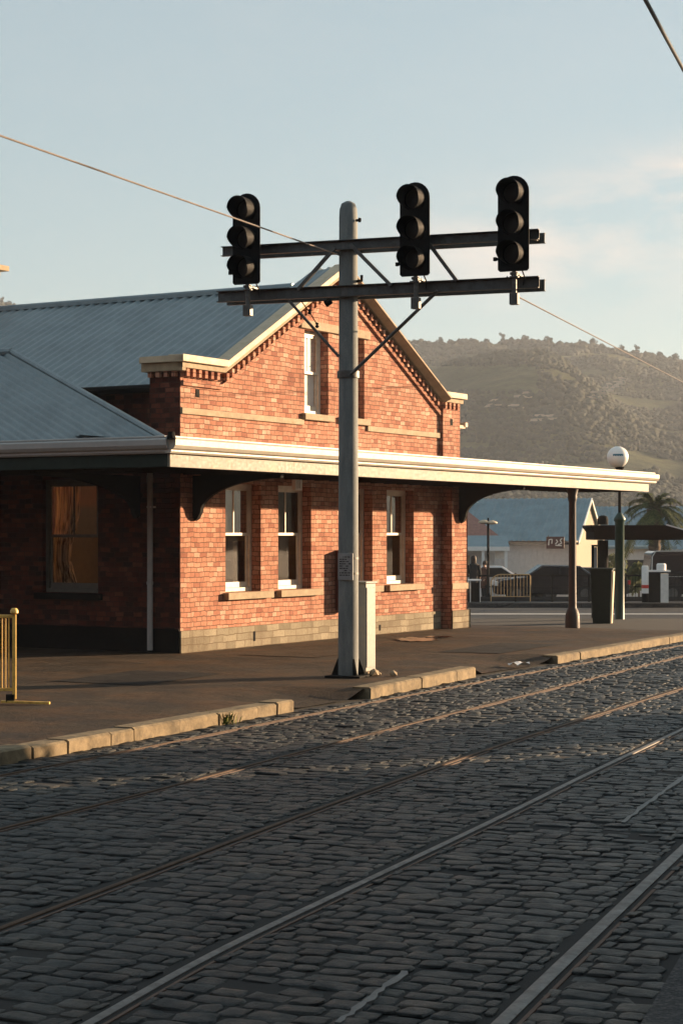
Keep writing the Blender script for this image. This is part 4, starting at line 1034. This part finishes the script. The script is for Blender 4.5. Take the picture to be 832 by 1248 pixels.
# black street lamp
lx=on(594.5,71)
sl=empty('street_lamp',(lx[0],lx[1],lx[2]-.1),0,'black street lamp with a flat twin head in front of the cottage','street lamp')
MB().lathe([(.10,0),(.09,.3),(.05,.45),(.045,3.0),(.03,3.25)],(0,0,0),12).build('lamp_post',M['black'],sl,smooth=True)
MB().lathe([(.06,0),(.22,.05),(.20,.10),(.05,.16)],(-.16,0,3.02),12).lathe([(.06,0),(.22,.05),(.20,.10),(.05,.16)],(.14,0,3.0),12).build('lamp_head',M['coping'],sl,smooth=True)
# iron railing
fz=H(8,69.5)
f0,f1=X_at(583,69.5),X_at(905,69.5)
rl=empty('iron_railing',(f0,69.5,fz-.06),0,'black iron railing along the far side of the road','railing')
Lf=f1-f0
MB().box(0,Lf,-.03,.03,1.0,1.06).box(0,Lf,-.02,.02,.10,.14).box(0,Lf,-.015,.015,.60,.63).build('rail',M['black'],rl)
for k in range(int(Lf/1.35)+1): MB().box(k*1.35-.03,k*1.35+.03,-.031,.031,0,1.12).build('post',M['black'],rl)
mb=MB()
for k in range(60):
    x=.13*k+4.6
    if x<Lf: mb.box(x-.007,x+.007,-.008,.008,.14,1.0)
mb.build('pickets',M['black'],rl)
# low dark wall under the rail (reads as the dark band)
dw=MB().box(X_at(563,70.2),f1,0,.2,-.1,.16).build('low_wall',M['cargrey']); dw.location=(0,70.3,fz); tag(dw,'low dark kerb wall beneath the iron railing','wall')
# hooped barrier
hb=empty('hooped_barrier',(X_at(598,68.4),68.4,H(6,68.4)+.0),0,'rusty gold hooped steel barrier in front of the iron railing','barrier')
Lh=1.42; P=[(0,0,.02)]
for k in range(9): a=PI-k/8*PI/2; P.append((.35+.35*math.cos(a),0,.68+.32*math.sin(a)))
P+=[(Lh-.06,0,1.0),(Lh,0,.96),(Lh,0,.02)]
MB().tube(P,.02,8).tube([(0.02,0,.2),(Lh,0,.2)],.014,6).build('frame',M['barsteel'],hb,smooth=True)
for k in range(1,12):
    x=k*Lh/12; zt=1.0 if x>.35 else .68+.32*math.sqrt(max(0,1-((.35-x)/.35)**2)); MB().tube([(x,0,.2),(x,0,zt)],.010,6).build('bar',M['barsteel'],hb)
# white table
tb=empty('folding_table',(X_at(571,70),69.2,H(4,69.2)),0,'white trestle table standing at the corner of the brick pier','table')
MB().box(-.55,.38,-.35,.35,.78,.83).build('tabletop',M['white'],tb)
for x in (-.5,-.02,.34):
    MB().tube([(x,-.3,0),(x,-.3,.78)],.016,6).build('leg',M['white'],tb)
MB().box(-.5,.30,.2,.3,.0,.7).build('skirt',M['black'],tb)
# people
def person(px,D,h,label,coat,rz=0,hairlong=True):
    x,y,z=on(px,D); e=empty('person',(x,y,z),rz,label,'person')
    s=h/1.7
    me=bpy.data.meshes.new('body'); J=[(0,0,.92,.13),(0,0,1.12,.12),(0,0,1.32,.155),(0,0,1.46,.055),(0,-.01,1.58,.095),(0,-.005,1.64,.09),
       (-.17,0,1.38,.06),(-.23,.02,1.12,.045),(-.20,-.14,.92,.035),(-.19,-.2,.86,.03),
       (.17,0,1.38,.06),(.23,.02,1.12,.045),(.20,-.14,.92,.035),(.19,-.2,.86,.03),
       (-.09,0,.86,.10),(-.10,-.01,.48,.065),(-.10,.02,.08,.045),(-.10,-.12,.04,.04),
       (.09,0,.86,.10),(.10,-.01,.48,.065),(.10,.02,.08,.045),(.10,-.12,.04,.04)]
    E=[(0,1),(1,2),(2,3),(3,4),(4,5),(2,6),(6,7),(7,8),(8,9),(2,10),(10,11),(11,12),(12,13),(0,14),(14,15),(15,16),(16,17),(0,18),(18,19),(19,20),(20,21)]
    me.from_pydata([(a*s,b*s,c*s) for a,b,c,_ in J],E,[]); o=bpy.data.objects.new('body',me); link(o,e)
    m=o.modifiers.new('skin','SKIN'); me.skin_vertices[0].data[0].use_root=True
    for i,j in enumerate(J): me.skin_vertices[0].data[i].radius=(j[3]*s,j[3]*s*.85)
    sb=o.modifiers.new('sub','SUBSURF'); sb.levels=1; sb.render_levels=1; me.materials.append(M['skin'])
    MB().lathe([(.17*s,.55*s),(.185*s,.8*s),(.15*s,1.1*s),(.19*s,1.3*s),(.17*s,1.42*s),(.07*s,1.48*s)],(0,0,0),14).tube([(-.19*s,0,1.38*s),(-.25*s,.02*s,1.12*s),(-.21*s,-.13*s,.95*s)],[.075*s,.06*s,.045*s],8).tube([(.19*s,0,1.38*s),(.25*s,.02*s,1.12*s),(.21*s,-.13*s,.95*s)],[.075*s,.06*s,.045*s],8).build('coat',coat,e,smooth=True)
    MB().tube([(-.09*s,0,.7*s),(-.1*s,-.01*s,.45*s),(-.1*s,.02*s,.08*s)],[.105*s,.08*s,.065*s],8).tube([(.09*s,0,.7*s),(.1*s,-.01*s,.45*s),(.1*s,.02*s,.08*s)],[.105*s,.08*s,.065*s],8).build('trousers',M['cloth'],e,smooth=True)
    MB().lathe([(.03*s,.14*s),(.085*s,.11*s),(.11*s,.04*s),(.11*s,-.03*s),(.10*s,(-.16 if hairlong else -.04)*s),(.05*s,(-.24 if hairlong else -.06)*s)],(0,.025*s,1.62*s),14).build('hair',M['hair'],e,smooth=True)
person(577,73,1.72,'person with long hair in a black coat standing behind the white table',M['cloth'],R(160))
person(562.5,74,1.45,'person bending their head beside the brick pier, mostly hidden',M['cloth2'],R(70),False)
person(590,78,1.6,'person in a brown jacket half hidden behind the black street lamp',M['cloth2'],R(-60),False)
# vehicles: side-on body from a profile, length along x, nose at -x
def vehicle(name,prof,glassprof,Wd,wheels,wr,paintm,label,cat,loc,rz,lights):
    e=empty(name,loc,rz,label,cat)
    MB().prism(prof,lambda p,q,d:(p,d,q),-Wd/2,Wd/2).build('body',paintm,e,bevel=.05)
    for y0,y1 in ((-Wd/2-.006,-Wd/2-.0005),(Wd/2+.0005,Wd/2+.006)):
        for gp in glassprof: MB().prism(gp,lambda p,q,d:(p,d,q),y0,y1).build('window',M['carglass'],e)
    for wx in wheels:
        for y in (-Wd/2+.08,Wd/2-.08):
            w=MB(); sg=20; vs=[(wx+wr*math.cos(2*PI*k/sg),y+o_,wr+wr*math.sin(2*PI*k/sg)) for o_ in (-.1,.1) for k in range(sg)]
            w.add(vs,[(k,(k+1)%sg,sg+(k+1)%sg,sg+k) for k in range(sg)]+[tuple(range(sg)),tuple(range(2*sg-1,sg-1,-1))]); wo=w.build('wheel',M['rubber'],e)
            w=MB(); vs=[(wx+wr*.6*math.cos(2*PI*k/sg),y+o_,wr+wr*.6*math.sin(2*PI*k/sg)) for o_ in (-.105,.105) for k in range(sg)]
            w.add(vs,[(k,(k+1)%sg,sg+(k+1)%sg,sg+k) for k in range(sg)]+[tuple(range(sg)),tuple(range(2*sg-1,sg-1,-1))]); w.build('rim',M['steel'],wo)
    for (nm,x,z,m) in lights:
        for y in (-Wd/2+.18,Wd/2-.18): MB().box(x-.06,x+.06,y-.185,y+.185,z-.09,z+.09).build(nm,m,e,bevel=.01)
    return e
carp=[(-2.15,.28),(2.15,.28),(2.2,.62),(2.12,.92),(1.75,.98),(1.15,1.42),(-.35,1.45),(-1.05,.98),(-2.0,.85),(-2.2,.6)]
carg=[[(-.9,1.0),(-.32,1.38),(.32,1.38),(.32,1.0)],[(.4,1.0),(.4,1.38),(1.08,1.36),(1.6,1.0)]]
x,y,z=on(668,75.5); vehicle('parked_car',carp,carg,1.75,(-1.35,1.35),.32,M['carblack'],'black parked car with red tail lights behind the verandah post','car',(x,y,z),0,[('tail_light',2.17,.78,M['red']),('headlight',-2.15,.72,M['white'])])
x,y,z=on(614,79); vehicle('parked_car',carp,carg,1.75,(-1.35,1.35),.32,M['carwhite'],'white parked car beyond the black street lamp','car',(x-.5,y,z),R(180),[('tail_light',2.17,.78,M['red']),('headlight',-2.15,.72,M['white'])])
vanp=[(-2.4,.3),(2.4,.3),(2.45,.9),(2.35,1.9),(2.2,1.97),(-1.2,1.97),(-1.55,1.85),(-2.1,1.15),(-2.42,.95)]
vang=[[(-1.85,1.2),(-1.42,1.78),(-.9,1.8),(-.9,1.2)],[(-.8,1.2),(-.8,1.8),(.6,1.8),(.6,1.2)],[(.7,1.2),(.7,1.8),(2.1,1.8),(2.15,1.2)]]
x,y,z=on(862,74); vn=vehicle('parked_van',vanp,vang,1.9,(-1.6,1.55),.34,M['carblack'],'black parked van at the right edge of the scene','van',(x,y,z),R(180),[('headlight',-2.38,.78,M['white'])])
MB().tube([(2.36,.97,1.1),(2.34,.97,1.75),(2.2,.97,1.97),(-1.2,.97,1.99)],.02,6).build('trim',M['dirtywhite'],vn)
MB().box(-2.3,2.3,.955,.965,.98,1.02).build('trim',M['dirtywhite'],vn)
x,y,z=on(700,82); vehicle('parked_car',carp,carg,1.75,(-1.35,1.35),.32,M['cargrey'],'dark grey parked car furthest back, between post and bin','car',(x,y,z),R(8),[('tail_light',2.17,.78,M['red'])])
# bollards and box
def bol(px,lab,dark=False):
    x,y,z=on(px,66.6); e=empty('bollard',(x,y,z),0,lab,'bollard','white bollards beyond the road')
    MB().lathe([(.12,0),(.12,.32)],(0,0,0),16).build('base',M['black'],e,smooth=True)
    MB().lathe([(.125,.321),(.125,1.24),(.10,1.30)],(0,0,0),16).build('post',M['white'],e,smooth=True); MB().lathe([(.127,.5),(.127,.62)],(0,0,0),16).build('band',M['red'],e); return e
bol(785.5,'slim white bollard with a red band left of the dark box')
x,y,z=on(799,66.8); e=empty('meter_cabinet',(x,y,z),0,'dark cabinet with white sides and a round white cap by the van','cabinet')
MB().box(-.3,.12,-.2,.2,0,1.08).build('cabinet_body',M['black'],e); MB().box(.121,.40,-.2,.2,0,1.02).build('pale_side',M['dirtywhite'],e); MB().box(-.31,.47,-.24,.24,1.081,1.14).build('lid',M['white'],e); MB().lathe([(.17,0),(.17,.2),(.13,.24)],(.18,0,1.141),16).build('cap',M['white'],e,smooth=True)
# globe lamp
gx_,gy_=X_at(754.5,49.),49.; gz=zg(gx_,gy_)
gl=empty('globe_lamp',(gx_,gy_,gz),0,'white globe lamp with a blue band on a green post behind the verandah','lamp')
MB().lathe([(.15,0),(.14,.05),(.125,.1),(.12,2.7),(.15,2.74),(.15,2.8),(.05,2.95)],(0,0,0),18).build('post',M['lampgreen'],gl,smooth=True)
zc=Z_at(557,49)-gz
MB().lathe([(.04,2.9),(.04,zc-.42),(.07,zc-.40),(.09,zc-.32),(.13,zc-.26)],(0,0,0),14).build('stem',M['black'],gl,smooth=True)
gb=MB().lathe([(.02,.275)]+[(.28*math.sin(k/16*PI),.28*math.cos(k/16*PI)) for k in range(1,16)]+[(.02,-.275)],(-.05,0,zc),28).build('globe',M['globe'],gl,smooth=True)
mb=MB()
for k in range(10):
    a=R(-90)-R(34)+R(56)*k/10; b=a+R(5.6); r=.277
    c=lambda a_,z_:(-.05+r*math.cos(a_),r*math.sin(a_),zc+z_)
    mb.quad(c(a,.0),c(b,.0),c(b,.07),c(a,.07))
mb.build('band',M['bluemark'],gb)
# green litter bin
bx_,by_=X_at(733,46.8),46.8; bz=zg(bx_,by_)
bn=empty('litter_bin',(bx_,by_,bz),-R(14),'tall dark green litter bin with one side coloured pale for sunlight next to the green lamp post','bin')
MB().add([(-.20,-.2,0),(.22,-.2,0),(.22,.2,0),(-.20,.2,0),(-.26,-.25,1.42),(.27,-.25,1.42),(.27,.25,1.42),(-.26,.25,1.42)],[(0,3,2,1),(4,5,6,7),(0,1,5,4),(1,2,6,5),(2,3,7,6),(3,0,4,7)]).build('bin_body',M['green'],bn,bevel=.01)
MB().add([(.222,-.14,.05),(.222,.16,.05),(.272,.20,1.38),(.272,-.18,1.38),(.245,-.14,.05),(.245,.16,.05),(.30,.20,1.38),(.30,-.18,1.38)],[(0,1,2,3),(4,7,6,5),(0,4,5,1),(1,5,6,2),(2,6,7,3),(3,7,4,0)]).build('pale_side',M['coping'],bn)  # pale colour stands in for sunlight on this side of the bin
MB().box(-.29,.30,-.28,.28,1.421,1.46).build('rim',M['green'],bn,bevel=.01)
# dark shelter
s0=52.0; sx=X_at(734,s0); sz=H(sx,s0)-.15
sh2=empty('waiting_shelter',(sx,s0,sz),0,'dark flat roofed waiting shelter with a capped round pillar beside the bin','shelter')
zr0=Z_at(658,s0)-sz; zr1=Z_at(640,s0)-sz
MB().lathe([(.15,0),(.15,zr0-.01)],(0,0,0),18).lathe([(.15,zr1+.01),(.15,zr1+.16),(.12,zr1+.24),(.04,zr1+.27)],(0,0,0),18).build('pillar',M['black'],sh2,smooth=True)
mb=MB(); mb.prism([(-.40,zr1),(1.64,zr1),(2.9,zr0+.06),(2.9,zr0),(-.30,zr0),(-.30,zr0+.22),(-.40,zr1-.06)],lambda p,q,d:(p,d,q),-.5,1.3); mb.build('shelter_roof',M['soffit'],sh2,bevel=.02)
MB().bar((1.66,-.51,zr1+.01),(2.9,-.51,zr0+.07),.03,.035).build('roof_trim',M['white'],sh2)
MB().tube([(2.75,0,0),(2.75,0,zr0)],.06,10).tube([(2.75,1.0,0),(2.75,1.0,zr0)],.06,10).build('pillar',M['black'],sh2)
zc0=Z_at(694,s0)-sz; zc1=Z_at(664,s0)-sz
MB().box(-.30,-.255,-.1,.1,0,zc1).box(-.254,-.16,-.1,.1,zc1-.05,zc1).box(-.30,.02,-.12,.12,zc0-.05,zc0).build('lantern_frame',M['black'],sh2)
MB().box(-.25,-.155,-.01,.01,zc0+.02,zc1-.06).build('lantern_glass',M['bluegrey'],sh2)
# palm
def palm(px,D,zc,rad,n,label,seed):
    rr=random.Random(seed); x=X_at(px,D); z0=H(x,D)-.2; e=empty('palm_tree',(x,D,z0),0,label,'palm tree'); h=zc-z0
    pr=[]
    for k in range(26): t=k/25; pr.append((.26+.05*(k%2)+.08*(t>.88),h*t))
    MB().lathe(pr,(0,0,0),12).build('trunk',M['trunk'],e)
    mb=MB()
    for i in range(n):
        az=rr.uniform(0,2*PI); el=rr.uniform(-.5,1.35); Ln=rad*rr.uniform(.85,1.15); d=Vector((math.cos(az),math.sin(az),0)); sd=Vector((-d.y,d.x,0))
        pts=[]
        for k in range(9):
            t=k/8; r_=Ln*(math.cos(el)*t+.15*t*(1-t)); z=Ln*(math.sin(el)*t-.75*t*t*(1-.2*el)); pts.append(Vector((0,0,h))+d*r_+Vector((0,0,z)))
        for a,b in zip(pts,pts[1:]):
            mb.add([a-sd*.02,a+sd*.02,b+sd*.015,b-sd*.015],[(0,1,2,3)])
            for q in range(4):
                p=a.lerp(b,q/4.); tt=(b-a).normalized()
                for s in (-1,1):
                    l=Ln*.20*rr.uniform(.7,1.1); tip=p+sd*s*l*.8+tt*l*.6+Vector((0,0,-l*.45*rr.random())); mb.add([p-tt*.035,p+tt*.035,tip],[(0,1,2)])
    mb.build('crown',M['leaf'],e,fix=False)
palm(797,90,3.25,1.85,62,'stocky date palm with arching fronds in front of the blue roof',3)
def shrub(px,D,r,h,label,seed):
    x,y,z=on(px,D); e=empty('shrub',(x,y,z-.2),0,label,'shrub'); MB().tube([(0,0,0),(0,0,h*.5)],.05,6).build('stem',M['trunk'],e); crown_mesh(seed,r,h,80).build('crown',M['leaf'],e,fix=False)
shrub(747,92,.8,2.3,'dark leafy shrub left of the green lamp post, against the white building',11); shrub(778,88,.7,2.0,'dark shrub growing at the foot of the palm tree',12)
# building across the street out of frame to the right: casts the foreground shade
ob=empty('corner_warehouse',(10.4,22.6,0),0,'plain brick warehouse across the street, outside the picture','building')
MB().box(0,14,-40,0,-.3,7.5).build('wall',M['brick_shaded'],ob); MB().box(-.25,14.2,-40.2,.25,7.501,7.8).build('coping',M['stone'],ob)
for k in range(6):
    w=MB().box(-.03,-.002,-3.5-k*4,-2.0-k*4,1.0,3.2).build('window',M['window'],ob); MB().box(-.04,-.031,-3.4-k*4,-2.1-k*4,1.1,3.1).build('pane',M['carglass'],w)
def sky_blocker(x0,x1,y0,y1,h,lab,side):  # unseen buildings added to block sky light from the street
    e=empty('sky_blocking_building',((x0+x1)/2,(y0+y1)/2,0),0,lab,'building'); a,b=(x1-x0)/2,(y1-y0)/2
    MB().box(-a,a,-b,b,-.3,h).build('wall',M['brick_shaded'],e); MB().box(-a-.2,a+.2,-b-.2,b+.2,h+.001,h+.35).build('coping',M['stone'],e)
    for k in range(5):
        for z in (1.0,4.4):
            if side=='y': p=MB().box(-a+1+k*2*a/5.3,-a+2.3+k*2*a/5.3,b+.002,b+.04,z,z+2)
            else: p=MB().box(a+.002,a+.04,-b+1+k*2*b/5.3,-b+2.3+k*2*b/5.3,z,z+2)
            p.build('window',M['carglass'],e)
sky_blocker(-32,9,-34,-14,13,'three storey brick block behind the viewpoint, unseen, added to cut sky light','y')
sky_blocker(-46,-32,14,34,10,'tall brick block far to the left across the side street, unseen, added to hide bright sky from the wing window','x')
sky_blocker(-34,-15,-12,9,9,'two storey brick block at the left rear, unseen, added to cut sky light','x')
# lamp burning in the room behind the shaded wing window
cl=empty('ceiling_lamp',(*W(1.0,-4.4),2.75),0,'ceiling lamp lit inside the room behind the shaded window','ceiling lamp')
def emit(name,c,s_):
    m,t,b=mat_base(name); b.inputs['Emission Color'].default_value=(*c,1); b.inputs['Emission Strength'].default_value=s_; return m
MB().lathe([(.02,.1),(.07,.05),(.09,0),(.07,-.05),(.02,-.09)],(0,0,0),14).build('bulb',emit('warm bulb',(1,.68,.38),380),cl,smooth=True)
MB().tube([(0,0,.1),(0,0,.54)],.01,6).build('cord',M['black'],cl)
for i,(x,y,r,h,lab) in enumerate(((10.1,24.2,1.0,3.0,'rounded shrub added out of view by the warehouse to break its shadow edge'),(10.9,26.0,.7,1.9,'smaller shrub added out of view past the warehouse to break its shadow edge'))):  # unseen shrubs added to dapple the edge of the warehouse shadow
    e=empty('shrub',(x,y,SZ),0,lab,'shrub'); MB().tube([(0,0,0),(0,0,h*.6)],.05,6).build('stem',M['trunk'],e); crown_mesh(40+i,r,h,150).build('crown',M['leaf'],e,fix=False)
# ------------------------------------------------------------------ haze
hz_m=bpy.data.materials.new('warm evening haze'); hz_m.use_nodes=True; t=NT(hz_m); t.n.clear(); out=t.n.new('ShaderNodeOutputMaterial'); pvn=t.n.new('ShaderNodeVolumePrincipled')
pvn.inputs['Color'].default_value=(.80,.88,1.0,1); pvn.inputs['Density'].default_value=.00024; pvn.inputs['Anisotropy'].default_value=.25; t.lk(pvn.outputs[0],out.inputs['Volume'])
hz=MB().box(-1200,1200,-1150,1200,-6,118).build('haze',hz_m); tag(hz,'warm evening haze hanging over the valley','haze',kind='stuff')
# ------------------------------------------------------------------ sky, sun
SE=9.2; sv=Vector((.90,.43,0)).normalized()
w=bpy.data.worlds.new('World'); S.world=w; w.use_nodes=True; t=NT(w); bg=t.n['Background']
sk=t.n.new('ShaderNodeTexSky'); sk.sky_type='NISHITA'; sk.sun_disc=False; sk.sun_elevation=R(SE); sk.sun_rotation=math.atan2(sv.x,sv.y); sk.air_density=1.0; sk.dust_density=1.0; sk.ozone_density=2.2; sk.altitude=0
tc=t.n.new('ShaderNodeTexCoord').outputs['Generated']
mp=t.n.new('ShaderNodeMapping'); mp.inputs['Scale'].default_value=(1,1,2.6); t.lk(tc,mp.inputs[0])
nf=t.noise(mp.outputs[0],5.2,6,.55,.2); mp2=t.n.new('ShaderNodeMapping'); mp2.inputs['Location'].default_value=(3.3,1.7,.4); mp2.inputs['Scale'].default_value=(1,1,2.2); t.lk(tc,mp2.inputs[0])
cf=t.ramp(nf,[(.50,(0,0,0)),(.78,(.22,.22,.22))])
sp=t.n.new('ShaderNodeSeparateXYZ'); t.lk(tc,sp.inputs[0])
# soft bank of cloud low in the sky to the right
def gauss(c,cx,w_): 
    d=t.math('DIVIDE',t.math('SUBTRACT',c,cx),w_); return t.math('POWER',2.718,t.math('MULTIPLY',t.math('MULTIPLY',d,d),-1.0))
az=t.math('DIVIDE',sp.outputs[0],t.math('MAXIMUM',sp.outputs[1],.05)); elv=sp.outputs[2]
bank=t.math('MULTIPLY',gauss(az,.115,.07),gauss(elv,.150,.026))
bank2=t.math('MULTIPLY',gauss(az,.19,.05),gauss(elv,.178,.018))
bankn=t.math('MULTIPLY',t.math('ADD',bank,bank2),t.ramp(t.noise(mp.outputs[0],11,7,.6,.3),[(.36,(0,0,0)),(.60,(1,1,1))]))
tot=t.math('ADD',t.math('MULTIPLY',cf,.30),t.math('MULTIPLY',bankn,.95),True)
gain=t.mix(1.0,sk.outputs[0],(1.0,1.06,1.03),'MULTIPLY')
veil=t.mix(.62,gain,(3.0,3.6,3.7)); cc=t.mix(tot,veil,(5.3,4.55,4.05)); t.lk(cc,bg.inputs[0]); bg.inputs[1].default_value=.053
sun=bpy.data.lights.new('sun','SUN'); sun.energy=5; sun.angle=R(.5); sun.color=(1.0,.70,.43); so=bpy.data.objects.new('sun',sun); link(so)
dv=Vector((sv.x*math.cos(R(SE)),sv.y*math.cos(R(SE)),math.sin(R(SE)))); so.rotation_euler=dv.to_track_quat('Z','Y').to_euler(); so.location=(30,30,30)
# ------------------------------------------------------------------ camera
cd=bpy.data.cameras.new('camera'); co=bpy.data.objects.new('camera',cd); link(co); S.camera=co
cd.sensor_fit='VERTICAL'; cd.sensor_height=36; cd.sensor_width=24; cd.lens=36*F/1248; cd.shift_y=(HZ-624)/1248; cd.clip_end=5000; cd.clip_start=.1
co.location=(0,0,EYE); co.rotation_euler=(R(90),0,0)
S.render.resolution_x=682; S.render.resolution_y=1024
S.view_settings.view_transform='Standard'; S.view_settings.look='None'; S.view_settings.exposure=1.72; S.view_settings.gamma=1; S.view_settings.use_curve_mapping=False
S.cycles.volume_bounces=1; S.cycles.max_bounces=8; S.cycles.transparent_max_bounces=12
